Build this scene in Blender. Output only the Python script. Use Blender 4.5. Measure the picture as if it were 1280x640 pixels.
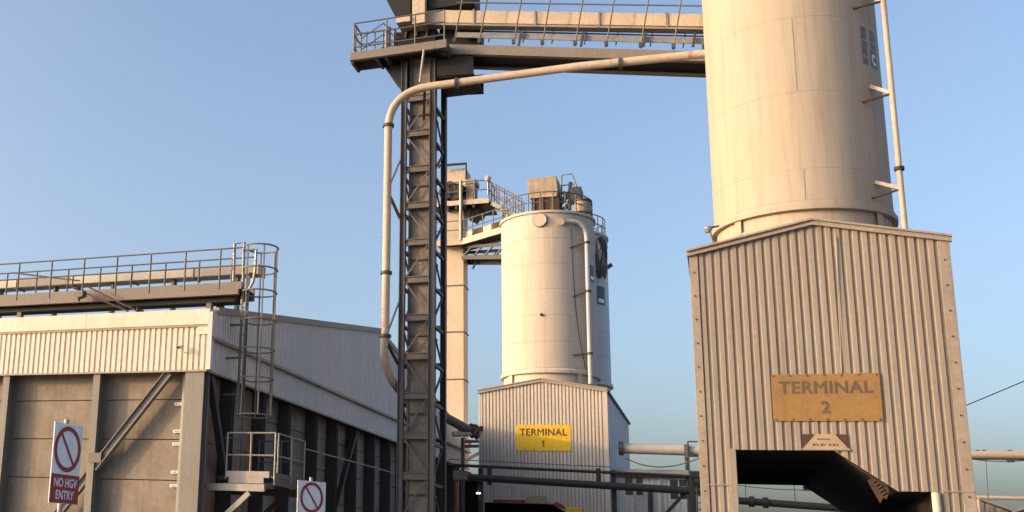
import bpy, math, random
from mathutils import Vector, Matrix
random.seed(7)
R_ = math.radians
sc = bpy.context.scene
for o in list(bpy.data.objects): bpy.data.objects.remove(o)
col = sc.collection

# ------------------------------------------------------------------ camera
YAW, PITCH, ROLL = R_(-24.17), R_(13.03), R_(-2.71)
FPX, CX, CY, EYE = 1371.5, 291.7, 361.6, 1.7
fwd = Vector((math.sin(YAW)*math.cos(PITCH), math.cos(YAW)*math.cos(PITCH), math.sin(PITCH)))
rg = Vector((math.cos(YAW), -math.sin(YAW), 0)); dn = -rg.cross(fwd)
RT = rg*math.cos(ROLL)+dn*math.sin(ROLL); DN = dn*math.cos(ROLL)-rg*math.sin(ROLL)
cam = bpy.data.cameras.new('camera'); camo = bpy.data.objects.new('camera', cam); col.objects.link(camo)
camo.matrix_world = Matrix(((RT.x, -DN.x, -fwd.x, 0), (RT.y, -DN.y, -fwd.y, 0), (RT.z, -DN.z, -fwd.z, EYE), (0, 0, 0, 1)))
cam.sensor_width = 36; cam.lens = FPX/1280*36
cam.shift_x = (640-CX)/1280; cam.shift_y = (CY-320)/1280
cam.clip_end = 6000
sc.camera = camo

# ------------------------------------------------------------------ sky, sun, exposure
SUN_EL, SUN_AZ = R_(13), R_(240)          # azimuth clockwise from +Y: the sun stands behind the camera, to the left
w = bpy.data.worlds.new('World'); sc.world = w; w.use_nodes = True
nt = w.node_tree; nt.nodes.clear()
sky = nt.nodes.new('ShaderNodeTexSky'); sky.sky_type = 'NISHITA'; sky.sun_disc = False
sky.sun_elevation = SUN_EL; sky.sun_rotation = SUN_AZ
sky.air_density = .8; sky.dust_density = 6.0; sky.ozone_density = 1.3; sky.altitude = 0
bg = nt.nodes.new('ShaderNodeBackground'); bg.inputs[1].default_value = 0.15
wo = nt.nodes.new('ShaderNodeOutputWorld')
nt.links.new(sky.outputs[0], bg.inputs[0]); nt.links.new(bg.outputs[0], wo.inputs[0])
sd = bpy.data.lights.new('sun', 'SUN'); sd.energy = 1.25; sd.angle = R_(0.6); sd.color = (1.0, .58, .24)
so = bpy.data.objects.new('sun', sd); col.objects.link(so)
sdir = Vector((math.sin(SUN_AZ)*math.cos(SUN_EL), math.cos(SUN_AZ)*math.cos(SUN_EL), math.sin(SUN_EL)))
so.rotation_euler = sdir.to_track_quat('Z', 'Y').to_euler(); so.location = sdir*80
vs = sc.view_settings; vs.view_transform = 'Standard'; vs.look = 'None'; vs.gamma = 1; vs.exposure = 1.42
vs.use_curve_mapping = False

# ------------------------------------------------------------------ helpers
def ray(x, y): return RT*((x-CX)/FPX)+DN*((y-CY)/FPX)+fwd
def at(x, y, X=None, Y=None, Z=None, D=None):
    """pixel of the 1280x640 photograph -> world point on the plane X=, Y=, Z= (or at depth D)"""
    d = ray(x, y); o = Vector((0, 0, EYE))
    if X is not None: t = X/d.x
    elif Y is not None: t = Y/d.y
    elif Z is not None: t = (Z-EYE)/d.z
    else: t = D
    return o+d*t

def node_mat(name): 
    m = bpy.data.materials.new(name); m.use_nodes = True
    return m, m.node_tree, m.node_tree.nodes['Principled BSDF']
def ramp(t, a, b, c0=(0, 0, 0, 1), c1=(1, 1, 1, 1)):
    n = t.nodes.new('ShaderNodeValToRGB'); n.color_ramp.elements[0].position = a; n.color_ramp.elements[1].position = b
    n.color_ramp.elements[0].color = c0; n.color_ramp.elements[1].color = c1
    return n
def noise(t, pos, scale, stretch=(1, 1, 1), detail=4, rough=.6):
    mp = t.nodes.new('ShaderNodeMapping'); mp.inputs['Scale'].default_value = [s*scale for s in stretch]
    t.links.new(pos, mp.inputs[0])
    n = t.nodes.new('ShaderNodeTexNoise'); n.inputs['Scale'].default_value = 1; n.inputs['Detail'].default_value = detail
    n.inputs['Roughness'].default_value = rough
    t.links.new(mp.outputs[0], n.inputs['Vector'])
    return n.outputs['Fac']
def mix(t, fac, a, b, mode='MIX'):
    n = t.nodes.new('ShaderNodeMix'); n.data_type = 'RGBA'; n.blend_type = mode
    if isinstance(fac, float): n.inputs[0].default_value = fac
    else: t.links.new(fac, n.inputs[0])
    for i, v in ((6, a), (7, b)):
        if isinstance(v, tuple): n.inputs[i].default_value = (*v[:3], 1)
        else: t.links.new(v, n.inputs[i])
    return n.outputs[2]
def scaled(t, sock, k):
    n = t.nodes.new('ShaderNodeMath'); n.operation = 'MULTIPLY'; n.inputs[1].default_value = k
    t.links.new(sock, n.inputs[0]); return n.outputs[0]
def weathered(name, base, dirt, blotch=.5, streak=.4, rust=0., rough=.6, metal=0., bump=.15, grain=9., bs=.35, rustcol=(.16, .06, .02), spec=.3, gc=.2):
    m, t, b = node_mat(name)
    g = t.nodes.new('ShaderNodeNewGeometry'); pos = g.outputs['Position']
    c = base
    f1 = ramp(t, .38, .75); t.links.new(noise(t, pos, bs, detail=6, rough=.65), f1.inputs[0])
    c = mix(t, scaled(t, f1.outputs[0], blotch), base, dirt)
    if streak:
        f2 = ramp(t, .48, .78); t.links.new(noise(t, pos, 1., (5, 5, .22), 5, .7), f2.inputs[0])
        c = mix(t, scaled(t, f2.outputs[0], streak), c, tuple(x*.62 for x in dirt))
    fg = noise(t, pos, grain, detail=5, rough=.7)
    r3 = ramp(t, .25, .75, (1-gc, 1-gc, 1-gc, 1), (1+gc*.6, 1+gc*.6, 1+gc*.6, 1)); t.links.new(fg, r3.inputs[0])
    c = mix(t, 1., c, r3.outputs[0], 'MULTIPLY')
    if rust:
        f4 = ramp(t, .66-.14*rust, .74-.1*rust); t.links.new(noise(t, pos, 2.6, (1, 1, .5), 8, .75), f4.inputs[0])
        c = mix(t, scaled(t, f4.outputs[0], .85), c, rustcol)
    t.links.new(c, b.inputs['Base Color'])
    b.inputs['Metallic'].default_value = metal; b.inputs['Specular IOR Level'].default_value = spec
    rr = ramp(t, .2, .8, (rough-.12,)*3+(1,), (min(1, rough+.15),)*3+(1,)); t.links.new(fg, rr.inputs[0]); t.links.new(rr.outputs[0], b.inputs['Roughness'])
    if bump:
        bn = t.nodes.new('ShaderNodeBump'); bn.inputs['Strength'].default_value = bump; bn.inputs['Distance'].default_value = .02
        t.links.new(noise(t, pos, 3.2, detail=6, rough=.6), bn.inputs['Height']); t.links.new(bn.outputs[0], b.inputs['Normal'])
    return m
def flat(name, c, rough=.6, emit=0, metal=0):
    m, t, b = node_mat(name)
    g = t.nodes.new('ShaderNodeNewGeometry')
    r = ramp(t, .3, .7, tuple(x*.85 for x in c)+(1,), tuple(min(1, x*1.1) for x in c)+(1,)); t.links.new(noise(t, g.outputs['Position'], 5), r.inputs[0])
    t.links.new(r.outputs[0], b.inputs['Base Color']); b.inputs['Roughness'].default_value = rough; b.inputs['Metallic'].default_value = metal
    if emit:
        b.inputs['Emission Color'].default_value = (*c, 1); b.inputs['Emission Strength'].default_value = emit
    return m
M = dict(
 clad_pale=weathered('cladding_cream', (.66, .55, .465), (.50, .40, .325), .45, .35, 0, .5, bump=.06),
 clad_grey=weathered('cladding_grey', (.56, .55, .545), (.43, .41, .39), .5, .45, 0, .5, bump=.06),
 clad_t2=weathered('cladding_tan', (.27, .23, .198), (.205, .17, .142), .5, .5, .1, .6, bump=.07, gc=.12),
 trim_t2=weathered('corner_tan', (.295, .25, .215), (.2, .16, .13), .7, .5, .45, .55, bs=.8, rustcol=(.20, .11, .055)),
 clad_t1=weathered('cladding_goosewing', (.50, .445, .395), (.38, .325, .275), .5, .40, .1, .55, bump=.07),
 clad_t1s=weathered('cladding_side_grey', (.52, .52, .53), (.42, .41, .42), .5, .35, 0, .55),
 trim=weathered('trim_brown_grey', (.30, .26, .23), (.20, .165, .14), .5, .35, .25, .6),
 silo=weathered('silo_cream', (.40, .338, .278), (.345, .28, .225), .4, .5, .05, .85, bump=.03, bs=.28, spec=.08, gc=.06),
 seam=weathered('weld_line', (.30, .25, .20), (.24, .19, .15), .5, .3),
 silo2=weathered('silo_far', (.50, .435, .37), (.42, .35, .285), .5, .5, .10, .85, bump=.03, spec=.08, gc=.08),
 silog=weathered('silo_grey', (.48, .49, .51), (.38, .38, .39), .5, .3, .1, .5),
 steel=weathered('steel_dark', (.065, .063, .063), (.05, .044, .04), .6, .3, .3, .55, .25, rustcol=(.10, .05, .028)),
 steelm=weathered('steel_mid', (.13, .122, .118), (.095, .082, .073), .6, .3, .35, .55, .2, rustcol=(.14, .07, .035)),
 girder=weathered('girder_brown', (.19, .165, .148), (.14, .115, .098), .6, .3, .2, .6),
 column=weathered('column_grey', (.20, .188, .175), (.14, .124, .11), .6, .3, .25, .6, rustcol=(.17, .10, .06)),
 band=weathered('band_concrete', (.46, .42, .38), (.30, .26, .225), .7, .4, .2, .8),
 galv=weathered('galvanised', (.29, .28, .27), (.2, .18, .165), .6, .3, .2, .5, .4),
 casing=weathered('elevator_casing', (.22, .19, .168), (.10, .083, .07), .9, .5, .75, .65, bump=.4, grain=14, bs=1.6, rustcol=(.085, .06, .045)),
 black=weathered('black_pipe', (.035, .033, .032), (.06, .05, .042), .5, .3, .2, .55),
 steel_shade=weathered('steel_painted_shade', (.007, .008, .011), (.013, .012, .012), .5, .3, .0, .6),  # dark steel, with the shade of undersides put into the colour
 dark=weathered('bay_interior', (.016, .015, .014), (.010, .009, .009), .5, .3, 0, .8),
 concrete=weathered('concrete_panel', (.25, .212, .178), (.155, .128, .104), .8, .5, .25, .85, bump=.35, bs=1.3),
 pipe=weathered('pipe_cream', (.48, .40, .325), (.34, .26, .195), .6, .25, .6, .55, rustcol=(.26, .14, .075)),
 pipeg=weathered('pipe_grey', (.42, .39, .36), (.28, .24, .21), .6, .2, .4, .55),
 rust=weathered('rusty_plate', (.085, .05, .034), (.045, .028, .02), .8, .4, .4, .85, bump=.4),
 duct=weathered('conveyor_cream', (.50, .41, .32), (.38, .295, .22), .5, .3, .2, .55),
 box=weathered('filter_box', (.40, .32, .25), (.20, .15, .11), .9, .5, .5, .7, bs=1.2),
 roof=weathered('roof_sheet', (.30, .29, .28), (.2, .19, .18), .5, .2, .1, .6),
 ground=weathered('yard_concrete', (.23, .21, .19), (.13, .12, .11), .7, 0, 0, .9, bump=.3, bs=.2),
 s1=weathered('sign_yellow', (.70, .44, .025), (.58, .34, .02), .5, .2, .15, .5, bump=.02),
 s2=weathered('sign_ochre', (.265, .15, .048), (.20, .125, .07), .8, .35, .1, .6, bump=.02, bs=.9),
 ink1=flat('ink_dark', (.05, .035, .02)), ink2=flat('ink_faded', (.10, .066, .042)),
 board=weathered('board_tan', (.36, .27, .18), (.25, .17, .11), .7, .3, .3, .7, bs=1.5),
 white=weathered('sign_white', (.72, .74, .77), (.60, .62, .65), .5, .2, 0, .4, bump=.02),
 red=weathered('sign_red', (.30, .028, .03), (.24, .03, .03), .4, .2, 0, .45, bump=.02),
 navy=flat('decal_navy', (.05, .07, .13)), char=flat('decal_charcoal', (.10, .10, .105)),
 glass=flat('window_glass', (.03, .033, .035), .15), rubber=flat('rubber', (.02, .02, .02), .7),
 lamp=flat('lamp_glow', (1., .96, .9), .5, 3.0), pvc=flat('camera_white', (.6, .58, .55), .4), lens=flat('lens', (.01, .01, .012), .1),
)

def thing(name, label, cat, loc, group=None):
    o = bpy.data.objects.new(name, None); col.objects.link(o); o.location = loc; o.empty_display_size = .3
    o['label'] = label; o['category'] = cat
    if group: o['group'] = group
    return o
def rootloc(o):
    v = Vector((0, 0, 0))
    while o is not None: v += o.location; o = o.parent
    return v
class MB:
    def __init__(s): s.v = []; s.f = []; s.smooth = False
    def add(s, vs, fs):
        n = len(s.v); s.v += [Vector(v) for v in vs]; s.f += [[i+n for i in f] for f in fs]; return s
    def box(s, a, b):
        x0, x1 = sorted((a[0], b[0])); y0, y1 = sorted((a[1], b[1])); z0, z1 = sorted((a[2], b[2]))
        return s.add([(x0, y0, z0), (x1, y0, z0), (x1, y1, z0), (x0, y1, z0), (x0, y0, z1), (x1, y0, z1), (x1, y1, z1), (x0, y1, z1)],
                     [(0, 3, 2, 1), (4, 5, 6, 7), (0, 1, 5, 4), (1, 2, 6, 5), (2, 3, 7, 6), (3, 0, 4, 7)])
    def prism(s, p, q, prof, up=(0, 0, 1)):
        """extrude the 2-D outline prof along p->q"""
        p = Vector(p); q = Vector(q); d = (q-p).normalized(); u = Vector(up)
        if abs(d.dot(u)) > .98: u = Vector((0, 1, 0))
        a = d.cross(u).normalized(); b = a.cross(d).normalized(); n = len(prof)
        vs = [p+a*x+b*y for x, y in prof]+[q+a*x+b*y for x, y in prof]
        return s.add(vs, [tuple(range(n))[::-1], tuple(range(n, 2*n))]+[(i, (i+1) % n, (i+1) % n+n, i+n) for i in range(n)])
    def beam(s, p, q, w_, h=None, up=(0, 0, 1)):
        h = h or w_; return s.prism(p, q, [(-w_/2, -h/2), (w_/2, -h/2), (w_/2, h/2), (-w_/2, h/2)], up)
    def hbeam(s, p, q, w_, h, t=.03, up=(0, 0, 1)):
        return s.prism(p, q, [(-w_/2, -h/2), (w_/2, -h/2), (w_/2, -h/2+t), (t/2, -h/2+t), (t/2, h/2-t), (w_/2, h/2-t), (w_/2, h/2), (-w_/2, h/2), (-w_/2, h/2-t), (-t/2, h/2-t), (-t/2, -h/2+t), (-w_/2, -h/2+t)], up)
    def tube(s, pts, r, n=10, smooth=True):
        pts = [Vector(p) for p in pts]; s.smooth = smooth; base = len(s.v); ref = None
        for i, p in enumerate(pts):
            d = (pts[min(i+1, len(pts)-1)]-pts[max(i-1, 0)]).normalized()
            if ref is None: ref = Vector((0, 0, 1)) if abs(d.z) < .9 else Vector((1, 0, 0))
            a = d.cross(ref).normalized(); b = a.cross(d).normalized(); ref = b
            s.v += [p+a*(r*math.cos(2*math.pi*k/n))+b*(r*math.sin(2*math.pi*k/n)) for k in range(n)]
        for i in range(len(pts)-1):
            for k in range(n): s.f.append([base+i*n+k, base+i*n+(k+1) % n, base+(i+1)*n+(k+1) % n, base+(i+1)*n+k])
        s.f.append([base+k for k in range(n)][::-1]); s.f.append([base+(len(pts)-1)*n+k for k in range(n)]); return s
    def lathe(s, c, prof, n=64, a0=0, a1=2*math.pi):
        """prof: (radius, z) pairs, closed ring if full turn"""
        s.smooth = True; full = abs(a1-a0-2*math.pi) < 1e-6; m = n if full else n+1; base = len(s.v)
        for k in range(m):
            a = a0+(a1-a0)*k/n
            s.v += [Vector((c[0]+r*math.cos(a), c[1]+r*math.sin(a), z)) for r, z in prof]
        L = len(prof)
        for k in range(n):
            k2 = (k+1) % m
            for i in range(L-1): s.f.append([base+k*L+i, base+k2*L+i, base+k2*L+i+1, base+k*L+i+1])
        return s
    def extrude(s, pts, off):
        off = Vector(off); pts = [Vector(p) for p in pts]; n = len(pts)
        return s.add(pts+[p+off for p in pts], [tuple(range(n)), tuple(range(n, 2*n))[::-1]]+[(i, i+n, (i+1) % n+n, (i+1) % n) for i in range(n)])
    def build(s, name, mat, parent=None, bevel=0, label=None, smooth=None):
        me = bpy.data.meshes.new(name); off = rootloc(parent)
        me.from_pydata([v-off for v in s.v], [], s.f)
        import bmesh
        bm = bmesh.new(); bm.from_mesh(me); bmesh.ops.recalc_face_normals(bm, faces=bm.faces); bm.to_mesh(me); bm.free()
        me.materials.append(M[mat] if isinstance(mat, str) else mat)
        if smooth if smooth is not None else s.smooth:
            me.polygons.foreach_set('use_smooth', [True]*len(me.polygons))
            me.set_sharp_from_angle(angle=R_(24))
        o = bpy.data.objects.new(name, me); col.objects.link(o); o.parent = parent
        if bevel:
            b = o.modifiers.new('bevel', 'BEVEL'); b.width = bevel; b.segments = 2; b.limit_method = 'ANGLE'
        if label: o['label'] = label
        return o
def tag(o, label, cat, group=None):
    o['label'] = label; o['category'] = cat
    if group: o['group'] = group
    return o
def struct(o): o['kind'] = 'structure'; return o
def text_mesh(name, body, size, origin, mat, parent, xdir=(1, 0, 0), zdir=(0, 0, 1), bold=.0, spacing=1., depth=.0015, sx=1.):
    cu = bpy.data.curves.new('lettering', 'FONT'); cu.body = body; cu.size = size; cu.align_x = 'CENTER'; cu.align_y = 'CENTER'
    cu.extrude = depth; cu.space_character = spacing; cu.resolution_u = 3
    tmp = bpy.data.objects.new('lettering_tmp', cu); col.objects.link(tmp)
    dg = bpy.context.evaluated_depsgraph_get(); me = bpy.data.meshes.new_from_object(tmp.evaluated_get(dg))
    bpy.data.objects.remove(tmp); bpy.data.curves.remove(cu)
    x = Vector(xdir).normalized(); z = Vector(zdir).normalized(); n = x.cross(z)
    off = Vector(origin)-rootloc(parent)
    vv = [v.co.copy() for v in me.vertices]; ff = [list(p.vertices) for p in me.polygons]; V = []; F = []
    for i, (du, dv) in enumerate(((-1, 0), (1, 0), (0, 1), (0, -1)) if bold else ((0, 0),)):
        k = len(V); V += [off+x*(c.x*sx+du*bold)+z*(c.y+dv*bold)+n*(c.z+.0012*i) for c in vv]; F += [[q+k for q in f] for f in ff]
    me = bpy.data.meshes.new(name); me.from_pydata(V, [], F); me.materials.append(M[mat])
    o = bpy.data.objects.new(name, me); col.objects.link(o); o.parent = parent
    return o
def corr(name, u0, u1, pitch, depth, top, bot, mp, mat, parent, per=5, breaks=(), prof=((0, 0), (.11, 1), (.62, 1), (.73, 0))):
    """profiled metal sheets (one object per sheet of `per` ribs); mp(u, z, w) -> world, w = outwards"""
    n = max(1, round((u1-u0)/pitch)); p = (u1-u0)/n
    for s0 in range(0, n, per):
        a = u0+s0*p; b = u0+min(n, s0+per)*p
        us = []
        for k in range(s0, min(n, s0+per)):
            us += [(u0+(k+f)*p, d*depth) for f, d in prof]
        us.append((b, 0))
        def wat(u):
            for (x0, d0), (x1, d1) in zip(us, us[1:]):
                if x0 <= u <= x1: return d0+(d1-d0)*(u-x0)/max(1e-9, x1-x0)
            return 0
        ext = [(u, wat(u)) for u in breaks if a+1e-4 < u < b-1e-4]
        pts = sorted(us+ext)
        m = MB(); lift = .004*((s0//per) % 2)
        for (x0, d0), (x1, d1) in zip(pts, pts[1:]):
            if x1-x0 < 1e-5: continue
            e = 1e-5; t0, t1, b0, b1 = top(x0+e), top(x1-e), bot(x0+e), bot(x1-e)
            if t0-b0 < .01 and t1-b1 < .01: continue
            m.add([mp(x0, b0, d0+lift), mp(x1, b1, d1+lift), mp(x1, t1, d1+lift), mp(x0, t0, d0+lift)], [(0, 1, 2, 3)])
            m.add([mp(x0, b0, -.015), mp(x1, b1, -.015), mp(x1, t1, -.015), mp(x0, t0, -.015)], [(3, 2, 1, 0)])
        if m.f:
            # normals kept as given (open sheet): orient towards outside
            me = bpy.data.meshes.new(name); off = rootloc(parent); me.from_pydata([v-off for v in m.v], [], m.f)
            me.materials.append(M[mat]); o = bpy.data.objects.new(name, me); col.objects.link(o); o.parent = parent
def rail(parent, pts, h=1.15, levels=(1., .5), posts=None, r=.024, mat='galv', step=1.2, up=(0, 0, 1)):
    """posts (one part each) and rails along the polyline pts (deck level)"""
    pts = [Vector(p) for p in pts]; up = Vector(up)
    for l in levels: MB().tube([p+up*(h*l) for p in pts], r*.9, 6).build('rail', mat, parent)
    for a, b in zip(pts, pts[1:]):
        n = max(1, round((b-a).length/step))
        for k in range(n+(1 if b is pts[-1] else 0)):
            p = a.lerp(b, k/n); MB().tube([p-up*.08, p+up*(h+.01)], r, 6).build('post', mat, parent)
def arc(c, r, a0, a1, z, n=16): return [(c[0]+r*math.cos(a0+(a1-a0)*k/n), c[1]+r*math.sin(a0+(a1-a0)*k/n), z) for k in range(n+1)]
def circ(xl, xr, y, Yc):
    """centre x and radius of an upright cylinder from its two outline pixels"""
    a = at(xl, y, Y=10); b = at(xr, y, Y=10)
    ta = math.atan2(a.x, 10); tb = math.atan2(b.x, 10); tc = (ta+tb)/2
    Xc = Yc*math.tan(tc); return Xc, math.hypot(Xc, Yc)*math.sin((tb-ta)/2)

# ================================================================== the setting
g = MB(); g.add([(-900, -900, 0), (900, -900, 0), (900, 1800, 0), (-900, 1800, 0)], [(0, 1, 2, 3)])
struct(g.build('ground', 'ground'))

# ================================================================== warehouse on the left
WX, WY = -14.71, 31.0; WL = -34.0; WE = 70.6; AP = 49.8
Z_BOT, Z_STEP, Z_FAS, Z_TOP = 7.0, 8.08, 8.45, 8.95
wh = thing('warehouse', 'long warehouse with cream cladding band over concrete panels and steel columns', 'warehouse', (WX, WY, 0))
def gtop(y): return Z_TOP+(11.95-Z_TOP)*(1-abs(y-AP)/(AP-WY)) if y < AP else 11.95-(11.95-Z_TOP)*(y-AP)/18.8
fr = lambda u, z, d: (u, WY-d, z)
corr('cladding_sheet', WL, WX-.02, .2, .035, lambda u: Z_FAS+.02, lambda u: Z_BOT, fr, 'clad_pale', wh, 5)
for k, (a, b) in enumerate(((WL, -26.6), (-26.6, -19.2), (-19.2, WX+.06))):
    MB().box((a+.004, WY-.09, Z_FAS), (b, WY+.5, Z_TOP)).build('parapet_fascia', 'clad_pale', wh, .01)
MB().box((WL, WY-.07, Z_FAS-.07), (WX+.02, WY-.01, Z_FAS-.003)).build('flashing', 'trim', wh)
MB().box((WX-.32, WY-.075, Z_STEP+.05), (WX+.06, WY-.012, Z_FAS-.074)).build('corner_cap', 'clad_pale', wh)
MB().box((WL, WY-.055, Z_BOT-.06), (WX+.03, WY+.02, Z_BOT-.003)).build('drip_trim', 'trim', wh)
gm = lambda u, z, d: (WX+d, u, z)
corr('gable_sheet', WY+.02, WE, .2, .035, lambda u: gtop(u)-.02, lambda u: Z_STEP+.0, lambda u, z, d: (WX+.10+d, u, z), 'clad_grey', wh, 5, breaks=(AP,))
corr('lower_gable_sheet', WY+.02, WE, .2, .035, lambda u: Z_STEP+.05, lambda u: Z_BOT, gm, 'clad_grey', wh, 5)
MB().box((WX+.05, WY-.05, Z_STEP-.10), (WX+.19, WE, Z_STEP-.002)).build('ledge_flashing', 'trim', wh)
MB().box((WX-.03, WY+.02, Z_BOT-.06), (WX+.06, WE, Z_BOT-.003)).build('gable_drip_trim', 'trim', wh)
for (ya, yb) in ((WY+.3, AP), (AP, WE)):
    MB().beam((WX+.12, ya, gtop(ya)-.04), (WX+.12, yb, gtop(yb)-.04), .16, .22).build('barge_board', 'trim', wh)
MB().box((WX+.02, WY-.088, Z_BOT), (WX+.16, WY+.10, Z_TOP-.1)).build('corner_trim', 'clad_grey', wh)
rf = MB(); 
for a, b in ((WY+.5, AP), (AP, WE)):
    rf.add([(WL, a, gtop(a)-.1), (WX+.1, a, gtop(a)-.1), (WX+.1, b, gtop(b)-.1), (WL, b, gtop(b)-.1)], [(0, 1, 2, 3)])
rf.build('roof', 'roof', wh)
# soffit behind the cladding skirt and the recessed wall
MB().box((WL, WY+.02, Z_BOT+.02), (WX-.02, WY+.60, Z_BOT+.12)).build('soffit', 'steel', wh)
MB().box((WX-.62, WY+.62, Z_BOT+.02), (WX-.02, WE, Z_BOT+.12)).build('gable_soffit', 'steel', wh)
PY, PXw = WY+.50, WX-.55            # planes of the recessed concrete panels
zj = [at(60, 597, Y=PY).z, at(60, 547, Y=PY).z, at(60, 501, Y=PY).z]; ph = (zj[2]-zj[0])/2
hs = [0.0]; z = zj[0]
while z > ph: z -= ph
hs += [z+ph*k for k in range(20) if z+ph*k < Z_BOT-.3 and z+ph*k > .2]+[Z_BOT+.03]
colx = [at(4, 560, Y=WY+.2).x-3.7, at(4, 560, Y=WY+.2).x, at(118, 560, Y=WY+.2).x, at(224, 560, Y=WY+.2).x]
for i, (a, b) in enumerate(zip([WL]+colx, colx+[WX-.6])):
    for z0, z1 in zip(hs, hs[1:]):
        j = random.uniform(0, .012)
        MB().box((a+.012, PY+j, z0+.012), (b-.012, PY+.15, z1-.012)).build('concrete_panel', 'concrete', wh, .012)
coly = [33.4, 36.2, 38.75, 41.8, 44.4, 47.1, 49.9, 52.6, 55.4, 58.2, 61, 63.8, 66.4]
for a, b in zip([PY+.16]+coly, coly+[WE]):
    for z0, z1 in zip(hs, hs[1:]):
        j = random.uniform(0, .012)
        MB().box((PXw-.15, a+.012, z0+.012), (PXw-j, b-.012, z1-.012)).build('gable_panel', 'concrete', wh, .012)
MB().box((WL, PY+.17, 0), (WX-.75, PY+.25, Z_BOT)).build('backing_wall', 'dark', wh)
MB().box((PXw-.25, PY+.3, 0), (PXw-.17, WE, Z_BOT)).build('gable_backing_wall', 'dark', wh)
for x in colx[:3]:
    MB().hbeam((x, WY+.25, 0), (x, WY+.25, Z_BOT), .26, .46, .035, (0, 1, 0)).build('column', 'column', wh)
x0 = at(233, 560, Y=WY+.05).x
MB().hbeam((WX-.40, WY+.22, 0), (WX-.40, WY+.22, Z_BOT), .66, .44, .05, (0, 1, 0)).build('corner_column', 'column', wh)
MB().box((colx[3]-.10, WY+.38, 0), (colx[3]+.02, PY-.003, Z_BOT)).build('edge_angle', 'galv', wh)
for zc in [at(217, y, Y=WY+.4).z for y in (505, 539, 555, 590, 607)]:
    fp = MB().box((colx[3]-.36, WY+.42, zc-.045), (colx[3]-.11, PY-.002, zc+.045)).build('fixing_plate', 'white', wh)
    for dx in (.08, .17): MB().tube([(colx[3]-.36+dx, WY+.40, zc), (colx[3]-.36+dx, WY+.419, zc)], .02, 6).build('bolt', 'rust', fp)
for y in coly:
    MB().hbeam((WX-.30, y, 0), (WX-.30, y, Z_BOT), .46, .20, .03, (0, 1, 0)).build('gable_column', 'steel', wh)
b0, b1 = at(212, 466, Y=WY+.12), at(118, 585, Y=WY+.12); dd = (b1-b0)
MB().hbeam(b0, b1, .20, .27, .03, (0, 0, 1)).build('brace', 'column', wh)
MB().hbeam(b1+dd*.03, b1+dd*.85, .20, .27, .03, (0, 0, 1)).build('brace', 'column', wh)
MB().box(at(112, 576, Y=WY+.0)-Vector((.05, 0, .05)), at(124, 566, Y=WY+.04)+Vector((.1, 0, 0))).build('gusset', 'steelm', wh)
MB().hbeam((WX-.15, 31.6, Z_BOT-.1), (WX-.15, 33.3, 3.4), .16, .22, .03, (1, 0, 0)).build('gable_brace', 'steel', wh)
MB().hbeam((WX-.18, 44.4, 3.0), (WX-.18, 47.1, Z_BOT-.3), .16, .22, .03, (1, 0, 0)).build('gable_brace', 'steel', wh)
cp = [at(381.8, 561.3, X=WX), at(475.3, 586.6, X=WX), Vector((WX, 64, 5.4))]
MB().tube(cp, .03, 6).build('conduit', 'galv', wh)

# security camera on the cladding
p = at(226, 434, Y=WY-.25)
t = thing('security_camera', 'small white security camera on the cream cladding near the corner', 'camera', p)
MB().tube([p+Vector((-.03, -.10, -.02)), p+Vector((.05, .06, .03))], .06, 10).build('housing', 'pvc', t)
MB().tube([p+Vector((-.042, -.125, -.027)), p+Vector((-.031, -.101, -.021))], .045, 10).build('lens', 'lens', t)
MB().tube([p+Vector((.04, .03, 0)), p+Vector((.06, .1, -.12)), p+Vector((.06, .23, -.14))], .018, 6).build('bracket', 'pvc', t)

# ------------------------------------------------------------------ walkway along the warehouse roof edge
YN, YF = 31.9, 33.0
zd = at(150, 370, Y=YN).z; xr_ = at(302, 360, Y=YN).x
wk = thing('roof_walkway', 'steel roof walkway with handrails above the warehouse parapet', 'walkway', (xr_, YN, zd))
def zr(y, x=150): return at(x, y, Y=YN).z
zt, zm, zb = at(150, 360.5, Y=YN).z, at(150, 369, Y=YN).z, at(150, 375.5, Y=YN).z
MB().box((WL, YN-.02, zm), (xr_, YN+.06, zt)).build('edge_channel', 'girder', wk)
MB().box((WL, YN-.05, zb), (xr_-.1, YN+.10, zm-.004)).build('bottom_flange', 'girder', wk)
MB().box((WL, YF-.06, zb), (xr_, YF+.02, zt)).build('edge_channel', 'girder', wk)
MB().box((WL, YN+.11, zm+.05), (xr_-.02, YF-.07, zm+.09)).build('deck', 'steel', wk)
for x in [xr_-.5-1.2*k for k in range(15)]: MB().box((x-.04, YN+.12, zb+.02), (x+.04, YF-.08, zm+.04)).build('cross_bearer', 'steel', wk)
MB().box((WL, YN+.3, zb-.15), (xr_-.35, YN+.52, zb-.004)).build('support_beam', 'steel', wk)
MB().box((WL, YF-.4, zb-.15), (xr_-.35, YF-.2, zb-.004)).build('support_beam', 'steel', wk)
for px in (26, 262): 
    x = at(px, 385, Y=YN+.4).x; MB().box((x-.09, YN+.32, Z_TOP-.02), (x+.09, YN+.5, zb-.152)).build('stub_post', 'girder', wk)
x = at(280, 385, Y=YF).x
MB().box((x-.12, YF-.38, gtop(YF)-.1), (x+.12, YF-.22, zb-.155)).build('stub_post', 'steel', wk)
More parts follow.
